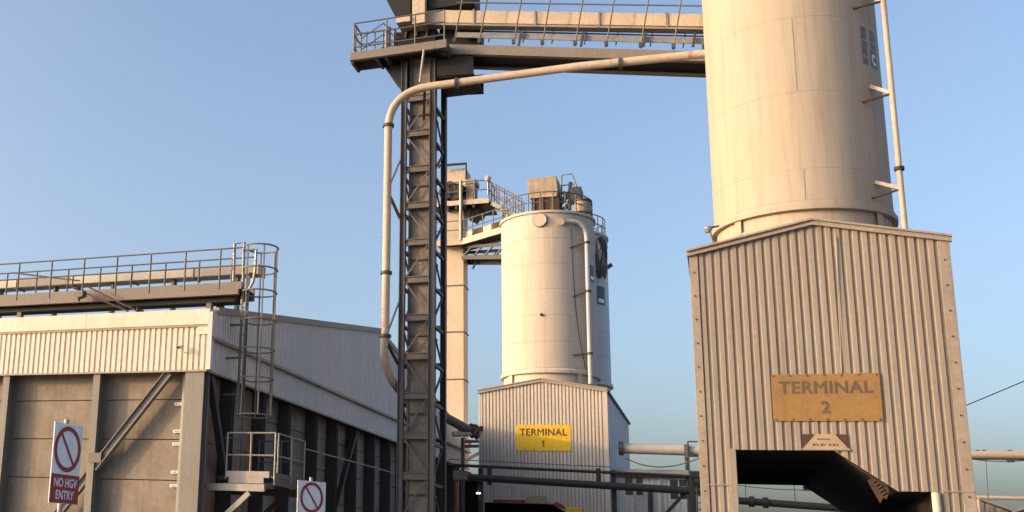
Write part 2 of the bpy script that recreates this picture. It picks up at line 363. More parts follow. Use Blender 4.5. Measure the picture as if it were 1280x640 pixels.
for (yy, px0, dpx, yt_) in ((YN+.02, (24, 64.5, 105, 146, 188, 231.5, 275), 0, 1), (YF, (47, 86, 126, 165, 207, 249, 290), 0, 1)):
    ztop = at(146, 320.5, Y=YN).z if yy < 32.5 else at(146, 333, Y=YF).z
    xs = [at(p_, 345, Y=yy).x for p_ in px0]; st = (xs[-1]-xs[0])/6
    xs = [xs[0]-st*k for k in range(6, 0, -1)]+xs
    for x in xs: MB().tube([(x, yy-.03, zm+.02), (x, yy-.03, ztop)], .03, 6).build('post', 'steelm', wk)
    for zz in (ztop, ztop-.52*(ztop-zt)):
        MB().tube([(WL, yy-.03, zz), (xr_-.02, yy-.03, zz)], .026, 6).build('rail', 'steelm', wk)
a, b = at(16, 341, Y=32.3), at(100, 351, Y=32.3); MB().tube([a, b], .03, 6).build('gate_bar', 'steelm', wk)
# conveyor trough behind the walkway
cz0, cz1 = at(150, 352, Y=33.9).z, at(150, 342, Y=33.9).z
cv = thing('roof_conveyor', 'pale enclosed conveyor trough running behind the roof walkway rails', 'conveyor', (xr_-1, 34, cz0))
for k in range(8):
    x1 = xr_-.3-2.5*k; MB().box((x1-2.485, 33.9, cz0), (x1, 34.5, cz1)).build('trough_section', 'galv' if k % 3 else 'trim', cv, .01)
for k in range(9):
    x1 = xr_-.3-2.5*k; MB().box((x1-.035, 33.87, cz0-.04), (x1+.03, 34.53, cz1+.04)).build('joint_flange', 'galv', cv)
    MB().box((x1-.9, 34.05, gtop(34.2)-.1), (x1-.8, 34.3, cz0)).build('leg', 'steelm', cv)

# floodlight on a lowered hinged arm
p0 = at(176, 391, Y=31.25); 
t = thing('floodlight', 'rusty floodlight on a lowered double arm at the parapet', 'floodlight', p0)
MB().tube([at(107, 357, Y=31.45), at(176, 391, Y=31.25)], .035, 6).build('arm', 'rust', t)
MB().tube([at(107, 366.5, Y=31.45), at(160, 389, Y=31.25)], .03, 6).build('arm', 'rust', t)
MB().box(at(170, 392, Y=31.1), at(180, 388, Y=31.6)).build('hinge_bracket', 'steelm', t)
h = MB(); c = at(100, 367.5, Y=31.45)
h.extrude([c+Vector((-.16, -.12, .10)), c+Vector((.17, -.12, .12)), c+Vector((.2, -.12, -.09)), c+Vector((-.02, -.12, -.16)), c+Vector((-.19, -.12, -.06))], (0, .26, 0))
h.build('lamp_head', 'steelm', t, .015)
MB().extrude([c+Vector((-.28, -.14, .20)), c+Vector((-.02, -.14, .15)), c+Vector((0, -.14, .19)), c+Vector((-.26, -.14, .24))], (0, .3, 0)).build('visor', 'rust', t)
MB().box(c+Vector((-.05, -.04, -.26)), c+Vector((.0, .04, -.15))).build('gland', 'rust', t)

# caged ladder from the walkway end down to the platform
LX = at(304, 350, Y=32.15).x; LY = 32.15; zl0, zl1 = 3.95, at(303, 304, Y=LY).z
ld = thing('caged_ladder', 'tall steel ladder with safety cage on the warehouse gable', 'ladder', (LX, LY, zl0))
LY2 = LY+.45
for yy in (LY, LY2):
    MB().box((LX-.035, yy-.02, zl0), (LX+.035, yy+.02, zl1-1.0 if yy == LY2 else zl1-1.15)).build('stringer', 'steelm', ld)
n = int((zl1-1.3-zl0)/.3)
for k in range(n): MB().tube([(LX, LY+.021, zl0+.2+.3*k), (LX, LY2-.021, zl0+.2+.3*k)], .014, 6).build('rung', 'steelm', ld)
# walk-through hoops at the head
def loop(px, name='walk_through_hoop'):
    MB().tube([at(x, y, Y=Y_) for x, y, Y_ in px], .05, 6, smooth=False).build(name, 'galv', ld)
loop([(292, 352, 32.05), (293.5, 305, 32.05), (305.5, 303, 32.05), (304.5, 330, 32.1), (304, 356, 32.15), (302.5, 380, 32.15)])
loop([(307, 313, 32.5), (320.5, 312, 32.55), (319, 338, 32.55), (316.5, 352, 32.6), (310, 364, 32.6), (309, 380, 32.6)])
CXc, CYc, CR = LX+.47, LY+.225, .60
hoopz = [at(325, y, X=LX+.4).z for y in (312, 340, 369)]
zz = hoopz[-1]-.95
while zz > 6.0: hoopz.append(zz); zz -= .95
hoopz.append(at(312, 519, X=LX+.4).z)
for zc in hoopz:
    a_ = 2.55; pts = [(LX, LY, zc)]+arc((CXc, CYc), CR, -a_+.35, a_-.35, zc, 18)+[(LX, LY2, zc)]
    MB().tube(pts, .028, 6).build('cage_hoop', 'girder', ld)
for a_ in (-1.9, -.95, 0, .95, 1.9):
    x, y = CXc+CR*math.cos(a_), CYc+CR*math.sin(a_)
    MB().box((x-.02, y-.02, hoopz[-1]), (x+.02, y+.02, hoopz[0])).build('cage_bar', 'steelm', ld)
for zc in (5.0, 6.4, 7.6, 8.7): MB().box((WX+.0, LY+.2, zc-.03), (LX-.036, LY+.26, zc+.03)).build('wall_bracket', 'steelm', ld)

# platform at the ladder foot
PYN = 31.75; a = at(285, 541, Y=PYN); b = at(345, 543, Y=PYN); zf = at(315, 596, Y=PYN).z
ptx0, ptx1 = a.x, b.x; PYF = at(381, 555, X=ptx1).y
pl = thing('ladder_platform', 'small railed steel platform bracketed off the warehouse gable', 'platform', (ptx0, PYN, zf))
MB().box((ptx0, PYN, zf-.02), (ptx1, PYF, zf+.02)).build('deck', 'steelm', pl)
MB().box((ptx0, PYN-.03, at(315, 597, Y=PYN).z), (at(337, 590, Y=PYN).x, PYN-.003, at(315, 589, Y=PYN).z)).build('toe_board', 'galv', pl)
MB().box((ptx0+.1, PYN-.02, zf-.2), (at(330, 590, Y=PYN).x, PYN+.05, zf-.021)).build('front_bearer', 'galv', pl)
MB().box((ptx1-.05, PYN+.051, zf-.24), (ptx1+.0, PYF, zf-.021)).build('side_bearer', 'steelm', pl)
MB().box((ptx1+.001, PYN+.05, zf-.02), (ptx1+.02, PYF, zf+.14)).build('side_toe_board', 'steelm', pl)
hh = a.z-zf
rail(pl, [(ptx0, PYN, zf), (ptx1, PYN, zf)], hh, (1., .49), r=.032, mat='galv', step=.8)
rail(pl, [(ptx1, PYN+.25, zf), (ptx1, PYF, zf)], hh, (1., .49), r=.03, mat='galv', step=1.0)
rail(pl, [(ptx1-.03, PYF, zf), (ptx0, PYF, zf)], hh, (1., .49), r=.03, mat='steelm', step=.8)
bz = at(290, 609, Y=PYN-.1).z
MB().box((WX-.4, PYN-.16, bz-.11), (at(331, 609, Y=PYN-.1).x, PYN-.02, bz+.11)).build('cantilever_beam', 'galv', pl)
MB().box((WX-.4, PYF-.2, bz-.11), (ptx1, PYF-.06, bz+.11)).build('cantilever_beam', 'steel', pl)
MB().beam(at(312, 616, Y=PYN-.1), at(270, 655, Y=PYN-.1), .12, .16).build('strut', 'galv', pl)
MB().beam(at(352, 622, Y=PYF-.1), at(318, 655, Y=PYF-.1), .1, .14).build('strut', 'rust', pl)
MB().box((ptx0-.3, PYN+.1, zf-.1), (ptx0-.02, PYN+.5, zf+.02)).build('step_grate', 'rubber', pl)

# ------------------------------------------------------------------ prohibition signs
def noentry(c, right, wdt, hgt, label, text, post_h, back):
    c = Vector(c); right = Vector(right).normalized(); up = Vector((0, 0, 1)); nrm = right.cross(up); 
    t = thing('no_entry_sign', label, 'sign', (c.x-nrm.x*.05, c.y-nrm.y*.05, 0), 'prohibition signs on posts')
    P = lambda u, v, d: c+right*u+up*v+nrm*d
    def plate(nm, mat, u0, u1, v0, v1, d0, d1):
        m = MB(); m.extrude([P(u0, v0, d0), P(u1, v0, d0), P(u1, v1, d0), P(u0, v1, d0)], nrm*(d1-d0)); return m.build(nm, mat, t)
    MB().tube([P(.02, -c.z, -.06), P(.02, post_h-c.z, -.06)], .035, 10).build('post', 'galv', t)
    for v in (-.3*hgt, .3*hgt): plate('clamp', 'galv', -.05, .09, v-.02, v+.02, -.10, -.013)
    plate('panel', 'white', -wdt/2, wdt/2, -hgt/2, hgt/2, -.012, 0)
    redh = hgt*.36 if text else 0
    if text:
        plate('red_plate', 'red', -wdt/2+.005, wdt/2-.005, -hgt/2+.005, -hgt/2+redh, .001, .004)
        text_mesh('lettering', 'NO HGV', hgt*.155, P(0, -hgt/2+redh*.70, .006), 'white', t, right, up, .0022, sx=.82)
        text_mesh('lettering', 'ENTRY', hgt*.155, P(0, -hgt/2+redh*.28, .006), 'white', t, right, up, .0022, sx=.82)
    cv_ = -hgt/2+redh+(hgt-redh)/2; ro = min(wdt*.46, (hgt-redh)*.47); ri = ro*.80; m = MB(); n = 40
    vs_ = []; 
    for k in range(n):
        a_ = 2*math.pi*k/n
        vs_ += [P(ro*math.cos(a_), cv_+ro*math.sin(a_), .001), P(ro*math.cos(a_), cv_+ro*math.sin(a_), .005), P(ri*math.cos(a_), cv_+ri*math.sin(a_), .005), P(ri*math.cos(a_), cv_+ri*math.sin(a_), .001)]
    m.add(vs_, [(4*k+i, 4*k+(i+1) % 4, 4*((k+1) % n)+(i+1) % 4, 4*((k+1) % n)+i) for k in range(n) for i in range(4)]); m.build('ring', 'red', t)
    q = ri*1.02; s_ = ri*.085; cA = math.cos(R_(135)); d1 = Vector((-.62, .78)); o1 = Vector((d1.y, -d1.x))
    pts = [d1*q+o1*s_, d1*q-o1*s_, -d1*q-o1*s_, -d1*q+o1*s_]
    MB().extrude([P(p_[0], cv_+p_[1], .0012) for p_ in pts], nrm*.0034).build('slash_bar', 'red', t)
    return t
D1 = 13.6; a = at(65, 577, D=D1); b = at(100.5, 582, D=D1*1.04); c = (a+b)/2
hgt = (at(82, 530, D=D1*1.02)-at(78, 628.5, D=D1*1.02)).length
noentry(c, Vector((b.x-a.x, b.y-a.y, 0)), Vector((b.x-a.x, b.y-a.y, 0)).length, hgt, 'white and red NO HGV ENTRY sign on a post before the concrete panels', True, c.z+hgt*.56, 0)
D2 = 22.; a = at(372, 618, D=D2); b = at(407, 620, D=D2*1.02); c = (a+b)/2; wd = Vector((b.x-a.x, b.y-a.y, 0)).length
top2 = at(390, 600.5, D=D2).z; h2 = 1.02
noentry((c.x, c.y, top2-h2/2), Vector((b.x-a.x, b.y-a.y, 0)), wd, h2, 'white sign with red slashed ring in front of the ladder platform', True, top2+.08, 0)

# ================================================================== bucket elevator tower
TY = 37.0; TX0, TX1 = at(503.4, 300, Y=TY).x, at(540, 300, Y=TY).x; TD = at(554.6, 300, X=TX1).y-TY
ZP = at(500, 57, Y=36.2).z             # platform level
tw = thing('elevator_tower', 'tall dark steel bucket elevator tower with braced legs and railed top platform', 'tower', ((TX0+TX1)/2, TY, 0))
LEG = [(TX0, TY), (TX1, TY), (TX0, TY+TD), (TX1, TY+TD)]
for x, y in LEG: MB().hbeam((x, y, 0), (x, y, ZP-.3), .20, .20, .022, (1, 0, 0)).build('leg', 'steelm' if y == TY else 'steel', tw)
cx0, cx1 = at(512, 300, Y=TY+.15).x, at(538, 300, Y=TY+.15).x
zb_ = [at(525, y, Y=TY).z for y in (166, 211, 256)]; sp = (zb_[0]-zb_[2])/2
lv = [zb_[1]+sp*k for k in range(-14, 8) if .4 < zb_[1]+sp*k < ZP-.5]
cs = [0.02]+[zb_[1]+sp*(k+.55) for k in range(-14, 8) if .6 < zb_[1]+sp*(k+.55) < ZP-.4][::2]+[ZP-.15]
for z0, z1 in zip(cs, cs[1:]):
    pn = MB().box((cx0, TY+.16, z0+.03), (cx1, TY+1.1, z1-.03)).build('casing_section', 'casing', tw, .01)
    MB().box((cx0-.05, TY+.11, z1-.03), (cx1+.05, TY+1.15, z1+.03)).build('casing_flange', 'steel', tw)
for x_ in (cx0, cx1): MB().box((x_-.035, TY+.09, .02), (x_+.035, TY+.155, ZP-.2)).build('casing_edge_angle', 'steelm', tw)
for k, zc in enumerate(lv):
    MB().hbeam((TX0+.1, TY-.02, zc), (TX1-.1, TY-.02, zc), .12, .24, .03).build('cross_bar', 'steelm', tw)
    for x in (TX0, TX1): MB().beam((x, TY+.1, zc-.25), (x, TY+TD-.1, zc-.25), .10, .10).build('side_bar', 'steel', tw)
    MB().beam((TX0+.1, TY+TD, zc), (TX1-.1, TY+TD, zc), .10, .10).build('cross_bar', 'steel', tw)
    if k+1 < len(lv):
        z2 = lv[k+1]; s_ = k % 2
        MB().beam((TX0+.12 if s_ else TX1-.12, TY-.03, zc+.08), (TX1-.12 if s_ else TX0+.12, TY-.03, z2-.08), .05, .02, (0, 1, 0)).build('diagonal', 'steelm', tw)
        for x in (TX0, TX1):
            zm_ = (zc+z2)/2-.25
            if k % 2 == 0:
                MB().beam((x, TY+.1, zc-.2), (x, TY+TD-.1, zm_+sp*.5), .08, .05, (1, 0, 0)).build('side_diagonal', 'steel', tw)
            else:
                MB().beam((x, TY+TD-.1, zc-.2), (x, TY+.1, zm_+sp*.5), .08, .05, (1, 0, 0)).build('side_diagonal', 'steel', tw)
# top platform
FY = 36.2; px0, px1 = at(438, 62, Y=FY).x, at(558, 45, Y=FY).x; zfa, zfb = ZP, ZP-.30
BYp = FY+3.2
MB().box((px0, FY, zfb), (px1, FY+.09, zfa)).build('front_channel', 'girder', tw)
MB().box((px0, FY-.05, zfb-.03), (px1, FY+.11, zfb-.003)).build('front_flange', 'girder', tw)
MB().box((px0+1.3, BYp, zfb), (px1, BYp+.09, zfa)).build('back_channel', 'steelm', tw)
for x, ye in ((px0, FY+.95), (px0+.95, FY+.95), (px0+1.3, BYp-.002), (px1-.1, BYp-.002)): MB().box((x, FY+.112, zfb-.1), (x+.1, ye, zfa-.05)).build('bearer', 'steel', tw)
MB().box((px0+1.31, FY+.1, zfa-.045), (px1-.01, BYp-.002, zfa-.01)).build('deck', 'steel', tw)
MB().box((px0+.01, FY+.1, zfa-.045), (px0+1.305, FY+1.0, zfa-.012)).build('deck', 'steel', tw)
MB().box((px0, FY+.951, zfb), (px0+1.299, FY+1.03, zfa-.05)).build('end_channel', 'steelm', tw)
rh = 1.22
for k in range(3): MB().tube([(px0+.32+.33*k, FY+.97, zfa-.05), (px0+.32+.33*k, FY+.97, zfa+rh)], .024, 6).build('post', 'steelm', tw)
rail(tw, [(px0+.1, FY+.12, zfa), (px0+1.35, FY+.12, zfa), (px1-.1, FY+.12, zfa)], rh, (1., .62, .2), r=.03, mat='steelm', step=1.25)
rail(tw, [(px0+.1, FY+.3, zfa), (px0+.1, FY+.97, zfa), (px0+1.4, FY+.97, zfa), (px0+1.4, BYp, zfa), (px1, BYp, zfa)], rh, (1., .62, .2), r=.03, mat='steelm', step=.9)
for l in (1., .62, .2):     # bent chain gate on the platform end
    MB().tube([(px0+.1, FY+.12, zfa+rh*l), (px0+.35, FY+.3, zfa+rh*l-.55), (px0+1.0, FY+.9, zfa+rh*l+.25), (px0+1.4, FY+1.6, zfa+rh*l-.3)], .022, 6).build('chain', 'steelm', tw)
# tapered skirt below the platform, its shade painted in as near-black plates
kx0, kx1 = at(480, 66, Y=TY).x, at(592, 66, Y=TY).x; zk = at(505, 108, Y=TY).z; zk2 = at(585, 94, Y=TY).z
for yy in (TY-.05, TY+TD+.02):
    MB().extrude([(kx0, yy, zfb-.05), (TX0-.11, yy, zk), (TX0-.11, yy, zfb-.05)], (0, .04, 0)).build('knee_plate', 'steel_shade', tw)
    MB().extrude([(TX1+.11, yy, zfb-.05), (TX1+.11, yy, zk2+.1), (kx1, yy, zk2), (kx1, yy, zfb-.05)], (0, .04, 0)).build('knee_plate', 'steel_shade', tw)
MB().extrude([(kx0, TY, zfb-.05), (TX0-.12, TY, zk), (TX0-.06, TY, zk), (kx0+.06, TY, zfb-.05)], (0, TD, 0)).build('sloping_plate', 'steel_shade', tw)
MB().box((TX1+.11, TY, zk2+.02), (kx1, TY+TD, zk2+.07)).build('soffit_plate', 'steel_shade', tw)
MB().tube([at(530, 62, Y=36.1), at(525, 103, Y=35.95)], .045, 6).build('hanger', 'galv', tw)
# elevator head and drive
hx0, hx1 = at(497, 20, Y=TY).x, at(590, 5, Y=TY).x
hd = MB(); za, zb2 = at(500, 26, Y=TY).z, at(500, -40, Y=TY).z
hd.extrude([(at(484, 0, Y=TY+.1).x, TY+.1, at(484, 0, Y=TY).z), (hx0, TY+.1, za), (at(512, 20, Y=TY).x, TY+.1, za), (at(512, 20, Y=TY).x, TY+.1, zb2), (at(474, -30, Y=TY).x, TY+.1, zb2)], (0, 1.4, 0)); hd.build('discharge_hood', 'steel_shade', tw)
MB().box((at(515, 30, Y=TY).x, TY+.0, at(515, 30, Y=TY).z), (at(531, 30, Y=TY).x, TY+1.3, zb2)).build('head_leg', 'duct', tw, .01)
MB().box((at(531, 30, Y=TY).x+.004, TY+.25, at(531, 8, Y=TY).z), (hx1, TY+1.5, zb2)).build('drive_cover', 'steel_shade', tw)
MB().box((at(496, 31, Y=TY).x, TY-.1, at(496, 30, Y=TY).z), (at(513, 31, Y=TY).x, TY+.9, at(496, 24, Y=TY).z)).build('chute_lip', 'duct', tw)
for px, w_, h_, dy in ((490, .35, .30, .2), (503, .5, .42, .5), (522, .4, .36, .3), (541, .6, .40, .6)):
    c = at(px, 46, Y=TY+dy); MB().box((c.x-w_/2, TY+dy, zfa), (c.x+w_/2, TY+dy+.7, zfa+h_)).build('gear_motor', 'steel', tw, .05)
    MB().tube([(c.x-w_*.75, TY+dy+.3, zfa+h_+.1), (c.x+w_*.6, TY+dy+.3, zfa+h_+.1)], .15, 12).build('motor_barrel', 'steelm', tw)
c0_, c1_ = at(492, 46, Y=TY+.7), at(600, 30, Y=TY+.7)
MB().box((c0_.x, TY+.7, zfa), (at(545, 40, Y=TY+.7).x, TY+1.5, at(545, 33, Y=TY+.7).z)).build('boot_housing', 'steel_shade', tw, .04)
MB().box((at(549, 40, Y=TY+.9).x, TY+.9, zfa+.25), (c1_.x, TY+1.5, at(570, 33, Y=TY+.9).z)).build('boot_housing', 'steel_shade', tw, .04)
for px in (507, 520, 533): MB().tube([at(px, 47, Y=TY+.65), at(px+3, 32, Y=TY+.65)], .04, 6).build('strut', 'steelm', tw)
for k in range(6):
    MB().box((px0+1.0+.14*k, FY+1.2, zfa+.1*k), (px0+2.6, FY+2.2, zfa+.1*k+.07)).build('step_tread', 'steelm', tw)
MB().tube([(px0+1.35, FY+.3, zfa), (px0+1.35, FY+.3, zfa+.95)], .11, 10).build('vent_stub', 'galv', tw)

# ------------------------------------------------------------------ near loading terminal (cladding block) at Y=30
AX0, AX1, AY, AYB = -.44, 5.22, 30.0, 42.4
EV, RG = 9.58, 10.20; AXM = (AX0+AX1)/2
OX0, OX1, OXC, OXD, OZ1, OZ2 = .36, 4.44, 2.5, 3.76, 4.53, 3.60
tb = thing('loading_terminal', 'tall tan ribbed cladding block with drive-through bay under the nearer silo', 'building', (AXM, AY, 0), 'loading terminal blocks')
roofz = lambda x: EV+(RG-EV)*(1-abs(x-AXM)/(AXM-AX0))
def obot(x):
    if x < OX0 or x > OX1: return .02
    if x <= OXC: return OZ1
    if x <= OXD: return OZ1+(OZ2-OZ1)*(x-OXC)/(OXD-OXC)
    return OZ2
brk = (OX0, OX1, OXC, OXD, AXM)
corr('cladding_sheet', AX0+.16, AX1-.2, .195, .036, lambda x: roofz(x)-.03, obot, lambda u, z, d: (u, AY-d, z), 'clad_t2', tb, 5, brk)
corr('rear_sheet', AX0, AX1, .195, .045, lambda x: roofz(x)-.03, obot, lambda u, z, d: (u, AYB+d, z), 'clad_t2', tb, 5, brk)
corr('side_sheet', AY+.05, AYB-.05, .195, .045, lambda x: EV, lambda x: .02, lambda u, z, d: (AX1+d, u, z), 'clad_t2', tb, 8)
corr('side_sheet', AY+.05, AYB-.05, .195, .045, lambda x: EV, lambda x: .02, lambda u, z, d: (AX0-d, u, z), 'clad_t2', tb, 8)
MB().box((AX0-.05, AY-.062, .02), (AX0+.155, AY+.05, EV-.02)).build('corner_trim', 'trim_t2', tb, .008)
MB().box((AX1-.195, AY-.062, .02), (AX1+.05, AY+.05, EV-.02)).build('corner_trim', 'trim_t2', tb, .008)
for x0, x1 in ((AX0-.1, AXM), (AXM, AX1+.1)):
    za, zb3 = (EV-.02, RG) if x0 < AXM-.01 and x1 == AXM else (RG, EV-.02)
    MB().extrude([(x0, AY-.14, za-.05), (x1, AY-.14, zb3-.05), (x1, AY-.14, zb3+.06), (x0, AY-.14, za+.06)], (0, .12, 0)).build('barge_board', 'trim', tb)
    MB().extrude([(x0, AY-.20, za+.062), (x1, AY-.20, zb3+.062), (x1, AY-.20, zb3+.11), (x0, AY-.20, za+.11)], (0, AYB-AY+.4, 0)).build('roof_slope', 'trim', tb)
# lintel edge, jambs and the bay lining
MB().box((OX0-.16, AY-.066, .02), (OX0-.004, AY+.1, OZ1+.02)).build('jamb', 'clad_t2', tb, .006)
MB().tube([(OX1+.06, AY-.04, 0), (OX1+.06, AY-.04, OZ2-.02)], .09, 14).build('jamb_post', 'clad_pale', tb)
MB().box((OX1+.155, AY-.07, OZ2-.0), (AX1+.03, AY-.063, OZ2+.03)).build('joint_strip', 'clad_t2', tb)
MB().box((AX0+.0, AY-.07, OZ2+.05), (OX0-.16, AY-.064, OZ2+.075)).build('joint_strip', 'trim', tb)
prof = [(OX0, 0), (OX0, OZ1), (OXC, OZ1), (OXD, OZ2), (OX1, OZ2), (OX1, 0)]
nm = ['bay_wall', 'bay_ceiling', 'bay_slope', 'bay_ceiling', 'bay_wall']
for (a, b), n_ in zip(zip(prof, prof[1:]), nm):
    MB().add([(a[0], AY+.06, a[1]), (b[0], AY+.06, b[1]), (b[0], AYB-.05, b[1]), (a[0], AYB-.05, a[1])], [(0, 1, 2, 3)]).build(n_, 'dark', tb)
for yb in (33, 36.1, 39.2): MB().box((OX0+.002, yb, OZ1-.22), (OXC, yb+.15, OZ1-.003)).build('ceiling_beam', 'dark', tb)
MB().tube([at(1045, 296, Y=AY-.07), at(1052, 466, Y=AY-.07)], .013, 5).build('sheet_joint', 'trim', tb)  # thin bar standing for the dark central seam of the sheets
for k in range(14):
    z_ = EV-.5-.62*k
    for x in (AX0+.05, AX1-.08): 
        MB().tube([(x, AY-.08, z_), (x, AY-.06, z_)], .022, 8).build('screw_head', 'rust', tb)
# rusted warning plate on the sloping soffit
rp_ = thing('rusted_plate', 'brown rusted plate hanging under the sloping bay edge', 'plate', at(1100, 629, Y=AY+.3))
pzz = [[(1047, 565.5), (1085, 590), (1110, 607), (1103, 606), (1062, 579)], [(1084, 601), (1095, 594), (1108, 606), (1112, 614), (1108, 624), (1104, 622), (1100, 629), (1092, 615)]]
for k, q in enumerate(pzz):
    MB().extrude([at(x, y, Y=AY+.25+.06*k) for x, y in q], (.02, .03, 0)).build('plate', 'rust', rp_)
for k in range(5): 
    q = at(1091+2.6*k, 603+4*k, Y=AY+.3); MB().beam(q, q+Vector((.10, -.01, .07)), .03, .03).build('raised_mark', 'steel', rp_)
# boards on the front
t = thing('trapezoid_board', 'weathered tan trapezoid board at the lintel of the nearer bay', 'board', (2.1, AY-.06, OZ1))
z0, z1 = OZ1+.0, at(1030, 543, Y=AY).z; xa, xb = at(1003, 560, Y=AY).x, at(1061, 560, Y=AY).x
MB().extrude([(xa, AY-.075, z0+.03), (xb, AY-.075, z0+.03), (xb-.28, AY-.075, z1), (xa+.30, AY-.075, z1)], (0, .02, 0)).build('panel', 'board', t)
MB().box((xa, AY-.054, z0+.031), (xb-.02, AY-.047, z1-.002)).build('back_plate', 'rust', t)
MB().box((xa-.02, AY-.085, z0), (xb+.02, AY-.05, z0+.028)).build('bottom_strip', 'trim', t)
for k, wk_ in enumerate((.09, .05, .09, .03, .08, .09, .05)):
    xk = xa+.22+.085*k; MB().box((xk, AY-.078, z0+.10), (xk+wk_*.7, AY-.0755, z0+.16)).build('worn_mark', 'ink2', t)
MB().box((xa+.32, AY-.078, z0+.25), (xb-.38, AY-.0755, z0+.28)).build('worn_mark', 'ink2', t)
def terminal_sign(x0, x1, z0, z1, y, mat, ink, num, label, loc, fs, fz, sx_):
    t = thing('terminal_sign', label, 'sign', ((x0+x1)/2, y, z0), 'terminal number signs')
    MB().box((x0, y-.02, z0), (x1, y, z1)).build('panel', mat, t, .004)
    cx, h = (x0+x1)/2, z1-z0
    text_mesh('lettering', 'TERMINAL', fs, (cx, y-.0225, z0+h*.70), ink, t, bold=.010*fs/.4, spacing=1.06, sx=sx_)
    if num == '1':
        zb, hh, wv = z0+h*.28-fs*.34, fs*.68, fs*.12
        MB().extrude([(cx-wv*.2, y-.028, zb), (cx+wv*.8, y-.028, zb), (cx+wv*.8, y-.028, zb+hh), (cx+wv*.1, y-.028, zb+hh), (cx-wv*1.4, y-.028, zb+hh*.78), (cx-wv*1.4, y-.028, zb+hh*.64), (cx-wv*.2, y-.028, zb+hh*.76)], (0, .008, 0)).build('numeral', ink, t)
    else: text_mesh('numeral', num, fs*.95, (cx-.02, y-.0225, z0+h*.28), ink, t, bold=.012*fs/.4)
    n = 7
    for k in range(n):
        for zz in (z0+.04, z1-.04):
            xx = x0+.06+(x1-x0-.12)*k/(n-1); MB().tube([(xx, y-.032, zz), (xx, y-.02, zz)], .022, 8).build('rivet', 'rust', t)
    return t
terminal_sign(1.24, 3.58, 5.23, 6.38, AY-.05, 's2', 'ink2', '2', 'faded ochre TERMINAL 2 board on the nearer tan block', None, .42, 0, .98)

# silo above the near terminal
SY = 36.0; SX, SR = circ(886, 1107.5, 160, SY); yfr = SY-SR
sl = thing('storage_silo', 'huge cream storage silo standing on the TERMINAL 2 block', 'silo', (SX, SY, 9.3), 'storage silos')
zs = [at(1006, y, Y=yfr).z for y in (211, 113, 20)]; ch = (zs[2]-zs[0])/2
zring1, zring0, zsk = at(1006, 250, Y=yfr).z, at(1006, 262, Y=yfr).z, 9.3
N = 128
MB().lathe((SX, SY), [(SR-.06, zsk), (SR-.06, zring0)], N).build('skirt', 'silo', sl)
MB().lathe((SX, SY), [(SR-.05, zring0+.001), (SR+.09, zring0), (SR+.10, zring0+.14), (SR+.04, zring0+.16), (SR+.04, zring1-.02), (SR, zring1)], N).build('ring_beam', 'silo', sl)
zz = [zring1]+[zs[0]+ch*k for k in range(0, 9)]
for a, b in zip(zz, zz[1:]):
    MB().lathe((SX, SY), [(SR-.007, a), (SR, a+.010), (SR, b-.010), (SR-.007, b)], N).build('shell_course', 'silo', sl)
MB().lathe((SX, SY), [(SR, zz[-1]), (SR*.5, zz[-1]+.8), (.1, zz[-1]+1.2)], N).build('roof_cone', 'silo', sl)
def shell_pt(x, y, r=SR, c=(SX, SY)):
    """point on the cylinder seen at a pixel"""
    d = ray(x, y); A = d.x**2+d.y**2; B = -2*(d.x*c[0]+d.y*c[1]); C = c[0]**2+c[1]**2-r*r
    t_ = (-B-math.sqrt(max(0, B*B-4*A*C)))/(2*A); return Vector((0, 0, EYE))+d*t_
for (x, y, za, zb4) in ((993, 70, zs[1], zs[2]), (1006, 235, zring1, zs[0])):
    p = shell_pt(x, y); an = math.atan2(p.y-SY, p.x-SX)
    c, s_ = math.cos(an), math.sin(an); q = Vector((SX+(SR+.002)*c, SY+(SR+.002)*s_, 0))
    MB().beam((q.x, q.y, za+.015), (q.x, q.y, zb4-.015), .014, .012).build('weld_seam', 'seam', sl)
# skirt pilasters framing the recessed panels, and the kerb below them
for px in (925, 1098, 880): 
    p = shell_pt(px, 285, SR-.05); an = math.atan2(p.y-SY, p.x-SX); da = .05
    MB().lathe((SX, SY), [(SR-.055, zsk), (SR+.03, zsk), (SR+.03, zring0-.002), (SR-.055, zring0-.002)], 4, an-da, an+da).build('skirt_pilaster', 'silo', sl)
zk = at(1006, 277, Y=yfr).z
MB().lathe((SX, SY), [(SR-.05, zsk), (SR+.05, zsk), (SR+.05, zk-.05), (SR-.05, zk-.0)], N).build('skirt_kerb', 'silo', sl)
# dark lettering panel high on the flank
lt = MB()
for (xa, xb, ya, yb) in ((1077, 1083.5, 34, 80), (1087, 1093.5, 40, 62)):
    pa, pb = shell_pt(xa, (ya+yb)/2), shell_pt(xb, (ya+yb)/2); a0, a1 = math.atan2(pa.y-SY, pa.x-SX), math.atan2(pb.y-SY, pb.x-SX)
    z1_, z0_ = shell_pt((xa+xb)/2, ya).z, shell_pt((xa+xb)/2, yb).z
    nseg = 7 if yb > 70 else 4
    for k in range(nseg):
        zA = z0_+(z1_-z0_)*(k+.02)/nseg; zB = z0_+(z1_-z0_)*(k+.985)/nseg
        if (k % 3) == 1:
            mid = (zA+zB)/2
            MB().lathe((SX, SY), [(SR+.003, zA), (SR+.003, mid-.02)], 6, a0, a1).build('decal_letter', 'char', sl)
            MB().lathe((SX, SY), [(SR+.003, mid+.03), (SR+.003, zB)], 6, a0, a1).build('decal_letter', 'char', sl)
        else:
            MB().lathe((SX, SY), [(SR+.003, zA), (SR+.003, zB)], 6, a0+(a1-a0)*.04*(k % 2), a1).build('decal_letter', 'char', sl)
pa, pb = shell_pt(1088, 74), shell_pt(1095.5, 74); a0, a1 = math.atan2(pa.y-SY, pa.x-SX), math.atan2(pb.y-SY, pb.x-SX)
z1_, z0_ = shell_pt(1091, 64).z, shell_pt(1091, 85).z
